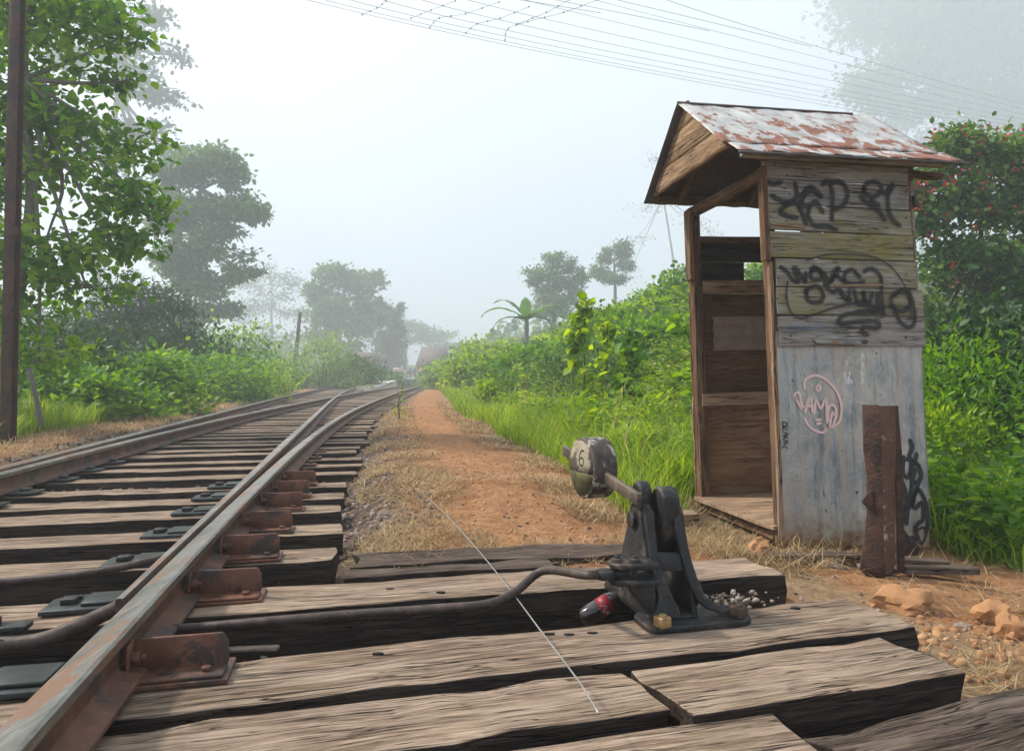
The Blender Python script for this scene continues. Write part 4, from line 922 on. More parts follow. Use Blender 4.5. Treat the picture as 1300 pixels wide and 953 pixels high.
stone(352, 742, -.09, .045, 31, 'palerock', 'pale stone lying beside the second brace', (1.3, .8, .6), .3)
stone(505, 500, 0, .02, 32, 'palerock', 'far pebble by the curved rail')
kb = timber('timber_block', (.16, .10, .07), MT['floorboard'], None, G(872, 664, -.08) + Vector((0, .05, .02)), (.1, 0, .3), .008, .04, .006); tag(kb, 'short pale timber block propped beside the hut doorway', 'wood block')
for i, (px, py, lx, rz_) in enumerate([(1190, 722, .36, .1), (1160, 712, .3, -.15), (1040, 706, .5, .08)]):
    t = timber('wood_scrap', (lx, .08, .03), MT['sleeper_old'], None, G(px, py, -.13), (0, .03, rz_), .006, .05, .003)
    tag(t, ['splintered board right of the post stub', 'second splintered board lying behind the stub', 'long foot board in straw under the tin sheet'][i], 'board')
# ------------------------------------------------------------------ bottle
bo = empty('soda_bottle', G(737, 786, -.06), 0, label='dark plastic soda bottle with a red label in the gap beside the lever', cat='bottle')
prof = [(0, .012), (.004, .022), (.018, .031), (.06, .032), (.09, .031), (.13, .031), (.15, .026), (.172, .014), (.185, .0125)]
m, n, p, o_m = M_('dark_bottle'); p.inputs['Base Color'].default_value = (.03, .022, .02, 1); p.inputs['Roughness'].default_value = .12; p.inputs['Coat Weight'].default_value = .5
V, F = tube([(0, 0, z) for z, r in prof], [r for z, r in prof], 18); mesh('bottle_body', V, F, m, bo, True)
V, F = tube([(0, 0, .078), (0, 0, .125)], [.0328, .0328], 18); mesh('label_band', V, F, plain('red_label', (.28, .015, .02), .45), bo, False)
strokes('label_script', [[Vector((-.0340 * math.sin(a + .05) , -.0340 * math.cos(a + .05), .094 + .010 * math.sin(a * 9))) for a in np.linspace(-.7, .9, 14)]], .004, Vector((0, -1, .0)), MT['spray_white'], bo)
V, F = tube([(0, 0, .183), (0, 0, .198)], [.0145, .0145], 18); mesh('cap', V, F, plain('red_cap', (.4, .02, .03), .35), bo)
bo.rotation_euler = (R(4), R(62), R(14)); bo.scale = (.95, .95, .9)

# ------------------------------------------------------------------ ground wire
gw = MB(); gw.tube(catmull([G(760, 905, .06), G(733, 862, .06), G(690, 805, .06), G(645, 745, .055), G(600, 690, .05), G(560, 647, .04), G(516, 604, .02), G(508, 565, .0), G(506, 540, -.03)], 8), .0022, 6)
tag(gw.build('signal_wire', MT['wire'], None, smooth_=True), 'thin steel signal wire crossing the sleepers beside the track', 'wire')
pk = MB(); p = G(514, 604, -.06); pk.box((p.x, p.y, -.02), (.03, .03, .12), Matrix.Rotation(.1, 3, 'Y')); pk.box((p.x, p.y, .03), (.055, .02, .02)); tag(pk.build('wire_peg', MT['post'], None, .003), 'short dark wooden peg guiding the thin wire beside the track', 'peg')

# ------------------------------------------------------------------ scattered stones, straw, grass (numpy)
def rand_rot(n, tilt=1.0):
    a = RNG.random(n) * 2 * np.pi; b = (RNG.random(n) - .5) * np.pi * tilt; c = (RNG.random(n) - .5) * np.pi * tilt
    ca, sa, cb, sb, cc, sc_ = np.cos(a), np.sin(a), np.cos(b), np.sin(b), np.cos(c), np.sin(c); Z = np.zeros(n); O = np.ones(n)
    Rz = np.stack([ca, -sa, Z, sa, ca, Z, Z, Z, O], 1).reshape(n, 3, 3); Ry = np.stack([cb, Z, sb, Z, O, Z, -sb, Z, cb], 1).reshape(n, 3, 3); Rx = np.stack([O, Z, Z, Z, cc, -sc_, Z, sc_, cc], 1).reshape(n, 3, 3)
    return Rz @ Ry @ Rx
def scatter(tv, tf, P, Rm, sc, var=None):
    n = len(P); k = len(tv); sc = np.asarray(sc).reshape(n, -1, 1) if np.ndim(sc) > 1 else np.asarray(sc).reshape(n, 1, 1)
    V = np.einsum('nij,kj->nki', Rm, tv) * sc + P[:, None, :]
    F = (tf[None] + (np.arange(n) * k)[:, None, None]).reshape(-1, tf.shape[1])
    v = np.repeat(RNG.random(n) if var is None else var, k)
    return V.reshape(-1, 3), F, v
def join(parts):
    V = []; F = []; v = []; n = 0
    for a, b, c in parts: V.append(a); F.append(b + n); v.append(c); n += len(a)
    return np.concatenate(V), np.concatenate(F), np.concatenate(v)
rocks = [rock(1, 60 + i, (1, .85, .7), 1) for i in range(6)]
def rock_field(name, pts, size, label, mat='ballast', cat='gravel'):
    parts = []; n = len(pts); idx = RNG.integers(0, 6, n); Rm = rand_rot(n, .6)
    for k in range(6):
        m_ = idx == k
        if m_.any(): parts.append(scatter(rocks[k][0], np.array(rocks[k][1]), pts[m_], Rm[m_], size[m_]))
    V, F, v = join(parts); return tag(mesh(name, V, F, MT[mat], var=v), label, cat, kind='stuff')
def so_pts(n, s0, s1, o0, o1, pw=1.0, rel=None):
    u = RNG.random(n); s = s0 + .8; s = (s0 + .8) * ((s1 + .8) / (s0 + .8)) ** u - .8 if s0 > -.7 else s0 + (s1 - s0) * u ** 2
    o = o0 + (o1 - o0) * RNG.random(n)
    if rel is not None: o = o + rel(s)
    x, y = so2xy(s, o); return s, o, np.stack([x, y, ground_z(x, y)], 1)
_, _, p1 = so_pts(9000, -.65, 14, -2.5, .5); z1_ = .012 + .022 * RNG.random(len(p1)) ** 2
p1[:, 2] += .012; 
_, _, p2 = so_pts(5200, 2.2, 30, .25, 1.0, rel=lambda s: .95 * (bcurve(s) + acurve(s))); z2_ = .006 + .016 * RNG.random(len(p2)) ** 2
_, o3, p3 = so_pts(1600, -.6, 5, 1.0, 3.6); z3_ = .004 + .012 * RNG.random(len(p3)) ** 3
pp = np.concatenate([p1, p2, p3]); ss_ = np.concatenate([z1_, z2_, z3_]); 
rock_field('ballast', pp, ss_, 'loose brown and grey ballast stones between the sleepers and beside the rail')
c_ = G(915, 760, -.1); c_ = G(922, 754, -.04); q = np.stack([c_.x + .08 * RNG.normal(size=160), c_.y + .03 * RNG.normal(size=160) - .01, -.11 + .075 * RNG.random(160)], 1)
rock_field('pale_gravel', q, .004 + .009 * RNG.random(160), 'heap of pale pebbles in the gap behind the lever base', 'palerock')
qq = G(1250, 830, -.16); q = np.stack([qq.x + .28 * RNG.normal(size=420), qq.y + .22 * RNG.normal(size=420), np.zeros(420)], 1); q[:, 2] = ground_z(q[:, 0], q[:, 1])
rock_field('rubble', q, .006 + .02 * RNG.random(420) ** 3, 'orange rubble and small stones on the bare earth at the right corner', 'rock', 'rubble')

s, o, p4 = so_pts(5200, 1.2, 22, .7, 2.35, rel=lambda s: .9 * (bcurve(s) + acurve(s))); rock_field('soil_clods', p4, .003 + .011 * RNG.random(len(p4)) ** 3, 'crumbs of reddish soil on the trodden path', 'rock', 'soil')
def blades(P, h, w, lean, var=None, flat=0.0):
    """curved grass blades: three segments and a tip"""
    n = len(P); az = RNG.random(n) * 2 * np.pi; d = np.stack([np.cos(az), np.sin(az), np.zeros(n)], 1); sd = np.stack([-np.sin(az), np.cos(az), np.zeros(n)], 1)
    lv = []
    for t, ww in ((0, 1.), (.4, .85), (.75, .55), (1., .0)):
        c = P + d * (lean * t * t)[:, None] * h[:, None] + np.array([0, 0, 1.]) * (h * (t - flat * t * t) * np.sqrt(np.maximum(.05, 1 - (lean * t * .5) ** 2)))[:, None]
        if ww > 0: lv += [c - sd * (w * ww)[:, None] * .5, c + sd * (w * ww)[:, None] * .5]
        else: lv += [c]
    V = np.stack(lv, 1).reshape(-1, 3); b = (np.arange(n) * 7)[:, None]
    Q = np.concatenate([b + np.array([[0, 1, 3, 2]]), b + np.array([[2, 3, 5, 4]]), b + np.array([[4, 5, 6, 6]])], 0)
    T = np.concatenate([b + np.array([[0, 1, 3]]), b + np.array([[0, 3, 2]]), b + np.array([[2, 3, 5]]), b + np.array([[2, 5, 4]]), b + np.array([[4, 5, 6]])], 0)
    return V, T, np.repeat(RNG.random(n) if var is None else var, 7)
def clumped(s, o, f, thr, seed): return vnoise(s, o, f, seed) > thr
# green grass at the right of the path
def right_pts(n, s0, s1, d0, d1):
    s, _, _ = so_pts(n, s0, s1, 0, 1); o = bound_r(s) + d0 + (d1 - d0) * RNG.random(n) ** 1.3; x, y = so2xy(s, o); return s, o, np.stack([x, y, ground_z(x, y)], 1)
def in_hut(P, pad=.06):
    c, s2 = math.cos(SA), math.sin(SA); dx = P[:, 0] - SO.x; dy = P[:, 1] - SO.y; u = dx * c + dy * s2; v = -dx * s2 + dy * c
    return (u > -pad) & (u < WX + pad) & (v > -pad) & (v < WY + pad)
parts = []
s, o, P = right_pts(60000, 2.4, 45, -.1, 3.0); P = P[~in_hut(P, .22)]; n = len(P); fade = np.clip(P[:, 1] / 8, .8, 4)
h = (.12 + .30 * RNG.random(n) ** 1.5) * (.6 + .8 * vnoise(P[:, 0], P[:, 1], 1.1, 4)); parts.append(blades(P, h, .006 * fade * (1 + .3 * RNG.random(n)), .3 + .7 * RNG.random(n)))
s, o, P = right_pts(9000, 2.4, 8, .3, 2.2); P = P[~in_hut(P, .3)]; keep = clumped(P[:, 0], P[:, 1], 1.6, .45, 9); P = P[keep]; n = len(P)
parts.append(blades(P, (.25 + .35 * RNG.random(n)) * (.55 + .45 * smooth(4.3, 6, P[:, 1])), .008 + .006 * RNG.random(n), .5 + .7 * RNG.random(n), flat=.15))
# right of the hut
n = 9000; x = 2.15 + 2.6 * RNG.random(n); y = 3.1 + 4.5 * RNG.random(n); m_ = x > 2.2 + .10 * (5 - y) + .25 * (vnoise(x, y, 2, 8) - .5); m_ &= ~((y < 3.7) & (x < 2.55)); x, y = x[m_], y[m_]; P = np.stack([x, y, ground_z(x, y)], 1); P = P[~in_hut(P)]; n = len(P)
parts.append(blades(P, (.10 + .34 * RNG.random(n) ** 1.4) * (.4 + vnoise(P[:, 0], P[:, 1], 1.5, 2)), .005 + .008 * RNG.random(n), .4 + .8 * RNG.random(n), flat=.1))
s, o, P = right_pts(26000, 16, 62, 4, 22); n = len(P); h_ = (.35 + .35 * RNG.random(n)); pg = blades(P, h_, .010 * P[:, 1] / 9, .3 + .5 * RNG.random(n)); tag(mesh('tall_grass', pg[0], pg[1], MT['palegrass'], var=pg[2]), 'pale yellow-green tall grass over the upper hillside', 'grass', kind='stuff')
V, T, v = join(parts); tag(mesh('grass', V, T, MT['grass'], smooth_=False, var=v), 'lush green grass along the right of the dirt path and round the hut', 'grass', kind='stuff')
# left bank grass
parts = []; n = 60000; u = RNG.random(n); s = 1.5 * (40 / 1.5) ** u; o = -(3.15 + 1.2 * RNG.random(n) ** 2 * 4) + acurve(s); o -= .35 * vnoise(s, s * 0, .8, 6)
x, y = so2xy(s, o); P = np.stack([x, y, ground_z(x, y)], 1); fade = np.clip(P[:, 1] / 8, .8, 4)
parts.append(blades(P, (.12 + .28 * RNG.random(n)) * (.5 + .9 * vnoise(x, y, .9, 3)), .006 * fade * (1 + .4 * RNG.random(n)), .3 + .6 * RNG.random(n)))
V, T, v = join(parts); tag(mesh('grass', V, T, MT['grass'], var=v), 'green grass bank along the left of the railway', 'grass', kind='stuff')
# dry straw and litter
parts = []
def straw(n, s0, s1, o0, o1, thr=.4, ln=(.05, .16), rel=None, upr=.25):
    s, o, P = so_pts(n, s0, s1, o0, o1, rel=rel); k = vnoise(P[:, 0], P[:, 1], 2.3, 7) + .25 * (RNG.random(n) - .5) > thr; P = P[k]; k2 = ~in_hut(P); P = P[k2]; n = len(P)
    L_ = ln[0] + (ln[1] - ln[0]) * RNG.random(n); az = RNG.random(n) * 2 * np.pi; el = np.abs(RNG.normal(0, upr, n))
    d = np.stack([np.cos(az) * np.cos(el), np.sin(az) * np.cos(el), np.sin(el)], 1); sd = np.stack([-np.sin(az), np.cos(az), np.zeros(n)], 1); w = (.0008 + .0010 * RNG.random(n)) * np.clip(P[:, 1] / 3.5, .8, 4)
    P = P + np.array([0, 0, .004]) + np.array([0, 0, 1]) * (RNG.random(n) * .02)[:, None]; mid = P + d * (L_ * .5)[:, None] + np.array([0, 0, 1]) * (.08 * L_)[:, None] + sd * (L_ * .1 * RNG.normal(size=n))[:, None]
    e = P + d * L_[:, None]; V = np.stack([P - sd * w[:, None], P + sd * w[:, None], mid - sd * w[:, None], mid + sd * w[:, None], e], 1).reshape(-1, 3); b = (np.arange(n) * 5)[:, None]
    T = np.concatenate([b + np.array([[0, 1, 3]]), b + np.array([[0, 3, 2]]), b + np.array([[2, 3, 4]])], 0); return V, T, np.repeat(RNG.random(n), 5)
cc = lambda s: .9 * (bcurve(s) + acurve(s))
parts.append(straw(20000, 1.5, 16, .55, 1.2, .45, (.03, .10), rel=cc, upr=.35)); parts.append(straw(26000, 1.55, 20, 1.75, 2.5, .38, (.04, .13), rel=cc, upr=.3))
parts.append(straw(9000, 1.2, 4, .5, 3.4, .45, (.04, .12))); parts.append(straw(8000, -.2, 2.4, 2.15, 4.0, .5, (.04, .15))); parts.append(straw(6000, 1.35, 2.9, 1.75, 3.6, .25, (.05, .2), upr=.4))
parts.append(straw(3500, .2, 8, -2.2, .4, .6, (.03, .09))); parts.append(straw(14000, 2, 20, -3.6, -2.35, .35, (.05, .18), rel=acurve, upr=.4))
V, T, v = join(parts); tag(mesh('dry_straw', V, T, MT['straw'], var=v), 'dry straw and dead grass strewn beside the path and sleepers', 'dry grass', kind='stuff')

# ------------------------------------------------------------------ leaves, bushes, trees
def leaf_t(w=.32, fold=.12, droop=.1):
    v = np.array([(0, 0, 0), (-w, .3, fold * w * 2), (-w * .85, .65, fold * w * 2 - droop * .4), (0, 1, -droop), (w * .85, .65, fold * w * 2 - droop * .4), (w, .3, fold * w * 2)])
    return v, np.array([[0, 5, 4, 3], [0, 3, 2, 1]])
LEAF = leaf_t(); LEAFW = leaf_t(.42, .15, .15); LEAFN = leaf_t(.16, .1, .1)
def orient(d, up):
    d = d / (np.linalg.norm(d, axis=1)[:, None] + 1e-9); x = np.cross(d, up); x /= np.linalg.norm(x, axis=1)[:, None] + 1e-9; z = np.cross(x, d); return np.stack([x, d, z], 2)
def leaves(P, size, t=LEAF, out=None, droop=.25, var=None, spread=.8):
    n = len(P); d = RNG.normal(size=(n, 3)) * spread
    if out is not None: d += out
    d[:, 2] -= droop; up = np.array([0, 0, 1.]) + RNG.normal(size=(n, 3)) * .45
    return scatter(t[0], t[1], P, orient(d, up), size, var)
def tree(name, label, cat, base, Z, trunk_px, blobs, leaf, nleaf, mat, r0, bark='bark', clumps=9, t=LEAF, group=None, sig=.22, depth=.8, seed=1, twig=True, spread=.9):
    """blobs: (px,py,rx_px,ry_px[,dZ]) crown lobes; real 3D lobes at distance Z"""
    rng = np.random.default_rng(seed); k = Z / FPX; bx, by = base; bz = gz(bx, by) - .1
    tr = MB(); top = [D(px, py, Z) for px, py in trunk_px]; path_ = [Vector((bx, by, bz))] + top
    cp = catmull(path_, 5); n = len(cp); tr.tube(cp, [r0 * (1 - .62 * i / (n - 1)) for i in range(n)], 8)
    C_ = []; W_ = []
    for b in blobs:
        px, py, rx, ry = b[:4]; dz = b[4] if len(b) > 4 else 0; c = D(px, py, Z + dz); RX, RY = rx * k, ry * k; RD = depth * RX
        a0 = min(top[len(top) // 2:], key=lambda p: (p - c).length) if len(top) > 1 else top[0]
        j = a0.lerp(c, .55) + Vector((rng.normal() * RX * .15, rng.normal() * RX * .15, 0)) - Vector((0, 0, RY * .15))
        tr.tube(catmull([a0, j, c], 4), np.linspace(r0 * .38, r0 * .14, 9), 6)
        for i in range(clumps):
            v = rng.normal(size=3); v /= np.linalg.norm(v); rr_ = .45 + .55 * rng.random() ** .5; q = np.array(c) + v * np.array([RX, RD, RY]) * rr_
            C_.append(q); W_.append((RX, RY)); 
            if twig: tr.tube([tuple(c), tuple((np.array(c) + q) / 2 + rng.normal(size=3) * RX * .06), tuple(q)], [r0 * .13, r0 * .07, r0 * .03], 4)
    C_ = np.array(C_); W_ = np.array(W_); area = W_[:, 0] * W_[:, 1]; idx = rng.choice(len(C_), nleaf, p=area / area.sum())
    sg = np.stack([W_[idx, 0] * sig, W_[idx, 0] * sig, W_[idx, 1] * sig * .7], 1) * 1.25
    u = rng.normal(size=(nleaf, 3)); P = C_[idx] + u * sg * (1 + 0 * u)
    cv = rng.random(len(C_))[idx]; var = np.clip(.55 * rng.random(nleaf) + .45 * cv, 0, 1)
    V, F, v = leaves(P, leaf * (.6 + .8 * rng.random(nleaf)), t, out=u * .5, var=var, spread=spread)
    root = empty(name, (0, 0, 0), label=label, cat=cat, group=group)
    root.location = (bx, by, bz); inv = np.array([bx, by, bz])
    tm = tr.build('trunk', MT[bark], root, smooth_=True); tm.data.transform(Matrix.Translation((-bx, -by, -bz)))
    mesh('crown', V - inv, F, MT[mat], root, var=v)
    return root
def base_at(px, Z): p = D(px, 470, Z); return (p.x, p.y)
def bush(name, label, cat, px, pyb, Z, rx, h, n, leaf, mat, t=LEAF, seed=1, clumps=30, group=None, ry=None, zb=None, stems=6):
    rng = np.random.default_rng(seed); p = D(px, pyb, Z); x0, y0 = p.x, p.y; z0 = gz(x0, y0) if zb is None else zb; ry = ry or rx * .8
    C_ = []
    for i in range(clumps):
        a = rng.random() * 2 * math.pi; e = rng.random() ** .7; r_ = math.sqrt(max(0, 1 - (e * .95) ** 2)) * (.75 + .35 * rng.random()); C_.append((math.cos(a) * r_ * rx, math.sin(a) * r_ * ry, e * h * (.8 + .3 * rng.random())))
    C_ = np.array(C_); idx = rng.integers(0, clumps, n); cs = .20 * min(rx * 1.2, h); u = rng.normal(size=(n, 3)); P = C_[idx] + u * np.array([cs * 1.3, cs * 1.3, cs * .8]); inner = rng.random(n) < .25; P[inner] *= rng.random((inner.sum(), 1)) * .8 + .1
    P[:, 2] = np.abs(P[:, 2]); cv = rng.random(clumps)[idx]
    V, F, v = leaves(P, leaf * (.6 + .8 * rng.random(n)), t, out=P / rx * .7, droop=.1, var=np.clip(.5 * rng.random(n) + .5 * cv, 0, 1))
    root = empty(name, (x0, y0, z0), label=label, cat=cat, group=group)
    st_ = MB()
    for i in range(stems): c = C_[rng.integers(0, clumps)]; st_.tube([(c[0] * .1, c[1] * .1, -.05), (c[0] * .45, c[1] * .45, c[2] * .6), tuple(c)], [.02 + .006 * h, .012 + .004 * h, .005], 5)
    st_.build('stems', MT['bark'], root); mesh('foliage', V, F, MT[mat], root, var=v); return root

# hillside undergrowth: leafy herbs no one could count
def herbs(P, hgt, nl, leaf, mat_t=LEAF, rng=RNG):
    n = len(P); k = nl; t = rng.random((n, k)) ** .8; az = rng.random((n, k)) * 2 * np.pi; rad = (hgt[:, None] * (.10 + .28 * np.sin(np.clip(t, 0, 1) * 2.6)) * (.4 + .6 * rng.random((n, k))))
    lean = rng.normal(size=(n, 2)) * .15
    X = P[:, 0:1] + np.cos(az) * rad + lean[:, 0:1] * hgt[:, None] * t; Y = P[:, 1:2] + np.sin(az) * rad + lean[:, 1:2] * hgt[:, None] * t; Z = P[:, 2:3] + t * hgt[:, None]
    Q = np.stack([X, Y, Z], 2).reshape(-1, 3); out_ = np.stack([np.cos(az), np.sin(az), .4 + 0 * az], 2).reshape(-1, 3)
    var = np.clip(np.repeat(rng.random(n), k) * .5 + .5 * rng.random(n * k) * 1.0, 0, 1)
    return leaves(Q, np.repeat(leaf, k) * (.6 + .8 * rng.random(n * k)), mat_t, out=out_, droop=.2, var=var, spread=.4)
parts = []
s, o, P = right_pts(1500, 4.0, 14, .5, 7); P = P[~in_hut(P, .15)]; P = P[np.abs(P[:, 0]) < 8]; n = len(P); dd = np.clip((xy2so(P[:, 0], P[:, 1])[1] - bound_r(xy2so(P[:, 0], P[:, 1])[0])), .2, 4)
parts.append(herbs(P, (.20 + .08 * dd) * (.6 + .8 * RNG.random(n)), 60, .055 + .02 * RNG.random(n), LEAF))
s, o, P = right_pts(1900, 12, 60, .5, 22); P = P[P[:, 1] < 60]; n = len(P); dd = np.clip((xy2so(P[:, 0], P[:, 1])[1] - bound_r(xy2so(P[:, 0], P[:, 1])[0])), .2, 4)
parts.append(herbs(P, (.35 + .13 * dd) * (.6 + .7 * RNG.random(n)), 60, .06 + .0045 * P[:, 1], LEAF))
V, F, v = join(parts); tag(mesh('undergrowth', V, F, MT['lf_herb'], var=v), 'dense bright green undergrowth covering the hillside right of the path', 'undergrowth', kind='stuff')
# narrow-leaved tall herbs, brighter, near edge
s, o, P = right_pts(500, 5, 11, .5, 3.0); P = P[~in_hut(P, .2)]; n = len(P)
V, F, v = herbs(P, .3 + .3 * RNG.random(n), 60, .07 + .03 * RNG.random(n), LEAFN); tag(mesh('undergrowth', V, F, MT['grass'], var=v), 'narrow-leaved weeds among the grass at the foot of the hillside', 'undergrowth', kind='stuff')
parts = []
for a_, b_, c_n in ((4.5, 14, 260), (12, 50, 420)):
    s, o, P = right_pts(c_n * 3, a_, b_, .8, 9 if a_ < 10 else 20); P = P[~in_hut(P, .25)]; P = P[vnoise(P[:, 0], P[:, 1], .35, 12) > .52]; n = len(P)
    if n: parts.append(herbs(P, (.45 + .015 * P[:, 1]) * (.6 + .8 * RNG.random(n)), 70, .06 + .0045 * P[:, 1], LEAFN))
V, F, v = join(parts); tag(mesh('undergrowth', V, F, MT['lf_mid'], var=v), 'darker patches of taller weeds on the hillside', 'undergrowth', kind='stuff')
x = 2.45 + 2.8 * RNG.random(170); y = 3.7 + 4.5 * RNG.random(170); m_ = x > 2.35 + .10 * (5 - y); x, y = x[m_], y[m_]; P = np.stack([x, y, ground_z(x, y)], 1); P = P[~in_hut(P, .15)]; n = len(P); V, F, v = herbs(P, .25 + .4 * RNG.random(n), 60, .045 + .03 * RNG.random(n), LEAF); tag(mesh('undergrowth', V, F, MT['lf_bush'], var=v), 'leafy weeds in the grass right of the hut', 'undergrowth', kind='stuff')
# dead stalks
s, o, P = right_pts(900, 3, 20, .2, 5); P = P[~in_hut(P, .3)]; V, T, v = blades(P, .4 + .6 * RNG.random(len(P)), .004 * np.clip(P[:, 1] / 6, 1, 4), .2 + .5 * RNG.random(len(P)))
tag(mesh('dead_stalks', V, T, MT['straw'], var=v), 'thin dead stalks among the hillside weeds', 'dry stalks', kind='stuff')
# small pale flowers
s, o, P = right_pts(120, 5, 16, 1.0, 5); P[:, 2] += .5 + .5 * RNG.random(len(P)); P = P[~in_hut(P, .2)]
V, F, v = leaves(np.repeat(P, 4, 0), np.full(len(P) * 4, .03), LEAFW); tag(mesh('wild_flowers', V, F, plain('pale_petals', (.62, .58, .45), .7), var=v), 'small pale wild flowers scattered in the hillside weeds', 'wild flowers', kind='stuff')

# ---- trees, left side
tree('broadleaf_tree', 'large-leaved tree leaning in at the left edge behind the rusted pole', 'tree', base_at(5, 11), 9.5, [(20, 380), (40, 250), (30, 100), (40, -20)],
     [(30, 30, 70, 50), (110, 20, 60, 28), (150, 50, 45, 22), (60, 110, 70, 40), (150, 105, 35, 20), (110, 160, 60, 28), (170, 180, 35, 22), (50, 210, 75, 42), (140, 235, 55, 30), (190, 260, 32, 22), (60, 300, 75, 40), (140, 310, 50, 30), (110, 365, 50, 28), (30, 390, 60, 40), (50, 460, 55, 28), (-60, 200, 70, 150), (-60, 430, 60, 80), (0, -60, 110, 60)],
     .112, 9800, 'lf_near', .10, 'palebark', 8, LEAFW, sig=.27, seed=3, spread=.6)
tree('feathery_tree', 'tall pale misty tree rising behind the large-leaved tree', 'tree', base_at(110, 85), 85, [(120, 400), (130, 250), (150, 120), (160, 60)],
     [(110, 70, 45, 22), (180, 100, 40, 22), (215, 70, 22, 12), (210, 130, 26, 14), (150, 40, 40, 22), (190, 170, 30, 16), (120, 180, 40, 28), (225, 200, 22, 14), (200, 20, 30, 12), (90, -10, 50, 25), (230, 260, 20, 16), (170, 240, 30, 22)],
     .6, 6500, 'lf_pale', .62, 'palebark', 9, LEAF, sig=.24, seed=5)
tree('lobed_tree', 'grey-green tree with heavy lobed crown left of the pale sky', 'tree', base_at(242, 54), 54, [(240, 420), (238, 350), (245, 290), (255, 240)],
     [(260, 205, 38, 22), (225, 220, 28, 22), (290, 225, 24, 18), (300, 265, 36, 20), (245, 270, 40, 26), (320, 270, 18, 12), (285, 310, 38, 20), (230, 325, 34, 24), (305, 345, 22, 12), (260, 365, 34, 18), (215, 280, 24, 24), (245, 400, 28, 18), (285, 395, 20, 10)],
     .36, 19000, 'lf_mid', .42, 'bark', 10, LEAF, sig=.21, seed=7)
tree('dark_shrub_tree', 'dark dense bushy tree under the lobed tree by the left bank', 'tree', base_at(150, 24), 24, [(150, 480), (150, 430), (160, 400)],
     [(150, 400, 45, 40), (200, 420, 42, 45), (110, 430, 42, 45), (170, 370, 30, 22), (215, 385, 28, 25), (60, 440, 40, 50), (150, 460, 70, 40), (225, 460, 34, 35)],
     .17, 19000, 'lf_dark', .12, 'bark', 12, LEAFN, sig=.22, seed=8)
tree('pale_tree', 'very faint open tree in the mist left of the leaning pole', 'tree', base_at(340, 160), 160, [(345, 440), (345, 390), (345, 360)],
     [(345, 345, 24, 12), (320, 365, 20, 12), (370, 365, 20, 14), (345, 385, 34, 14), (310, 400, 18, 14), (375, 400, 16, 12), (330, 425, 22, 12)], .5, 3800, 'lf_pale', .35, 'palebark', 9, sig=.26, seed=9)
tree('mist_tree', 'broad dark misty tree behind the light green bush', 'tree', base_at(432, 112), 112, [(430, 440), (432, 390), (440, 360)],
     [(430, 345, 28, 18), (460, 360, 22, 14), (412, 370, 20, 18), (440, 385, 34, 16), (470, 390, 20, 12), (420, 405, 30, 14), (455, 415, 28, 12), (480, 350, 8, 6), (480, 405, 14, 10), (410, 430, 20, 14), (450, 440, 16, 10)], .6, 13000, 'lf_mid', .62, 'bark', 10, sig=.2, seed=10)
tree('mist_tree', 'narrow dark misty tree left of the station roof', 'tree', base_at(497, 118), 118, [(497, 450), (497, 420), (498, 405)],
     [(500, 395, 10, 9), (495, 410, 16, 12), (505, 428, 13, 12), (490, 435, 16, 14), (498, 455, 18, 12), (508, 388, 6, 4)], .4, 7500, 'lf_dark', .4, 'bark', 10, sig=.22, seed=11)
tree('umbrella_tree', 'faint spreading tree above the station roof', 'tree', base_at(515, 170), 170, [(515, 450), (518, 425), (522, 415)],
     [(515, 412, 18, 6), (535, 420, 22, 6), (500, 420, 12, 6), (560, 428, 20, 8), (525, 430, 26, 6), (580, 440, 14, 6), (560, 442, 18, 8)], .6, 3500, 'lf_mid', .5, 'palebark', 9, sig=.26, seed=12)
# ---- trees on the hillside
tree('round_lobed_tree', 'misty hillside tree with round puffs of leaves above the banana plant', 'tree', base_at(703, 75), 75, [(703, 400), (702, 375), (704, 350)],
     [(700, 333, 16, 10), (728, 340, 12, 10), (680, 350, 14, 11), (704, 356, 18, 12), (728, 362, 12, 10), (690, 372, 16, 10), (712, 382, 20, 10), (740, 352, 6, 6), (700, 395, 26, 12)], .28, 8500, 'lf_mid', .26, 'bark', 10, sig=.24, seed=13)
tree('hill_tree', 'small misty tree with split crown on the ridge', 'tree', base_at(780, 85), 85, [(781, 370), (780, 345), (780, 330)],
     [(768, 325, 10, 9), (790, 318, 10, 12), (762, 345, 10, 8), (795, 338, 9, 9), (778, 352, 18, 8)], .3, 4500, 'lf_mid', .24, 'bark', 10, sig=.25, seed=14)
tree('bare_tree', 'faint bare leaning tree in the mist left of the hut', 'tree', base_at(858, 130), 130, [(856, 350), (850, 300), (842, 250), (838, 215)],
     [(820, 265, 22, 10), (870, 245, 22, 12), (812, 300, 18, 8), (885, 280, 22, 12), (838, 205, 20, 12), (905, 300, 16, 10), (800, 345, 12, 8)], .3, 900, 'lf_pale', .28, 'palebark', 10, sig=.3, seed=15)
tree('cloud_tree', 'huge ghostly tree in the mist at the top right', 'tree', base_at(1180, 185), 185, [(1170, 330), (1180, 230), (1200, 150), (1215, 90)],
     [(1120, 95, 45, 22), (1170, 70, 50, 26), (1100, 115, 30, 14), (1230, 110, 50, 30), (1280, 140, 50, 30), (1150, 140, 50, 20), (1210, 40, 60, 26), (1270, 60, 50, 30), (1320, 90, 50, 40), (1160, 15, 50, 24), (1240, -10, 70, 30)], 1.35, 22000, 'lf_dark', .9, 'bark', 12, sig=.24, seed=16)
tree('cloud_tree', 'pale outline of a second giant tree above the flowering shrub', 'tree', base_at(1330, 198), 198, [(1330, 330), (1320, 200), (1300, 100)],
     [(1110, 20, 45, 30), (1250, 190, 60, 40), (1150, -20, 80, 40), (1320, 20, 70, 60), (1300, 170, 60, 50), (1190, 190, 30, 20)], 1.6, 14000, 'lf_dark', 1.0, 'bark', 10, sig=.28, seed=17)
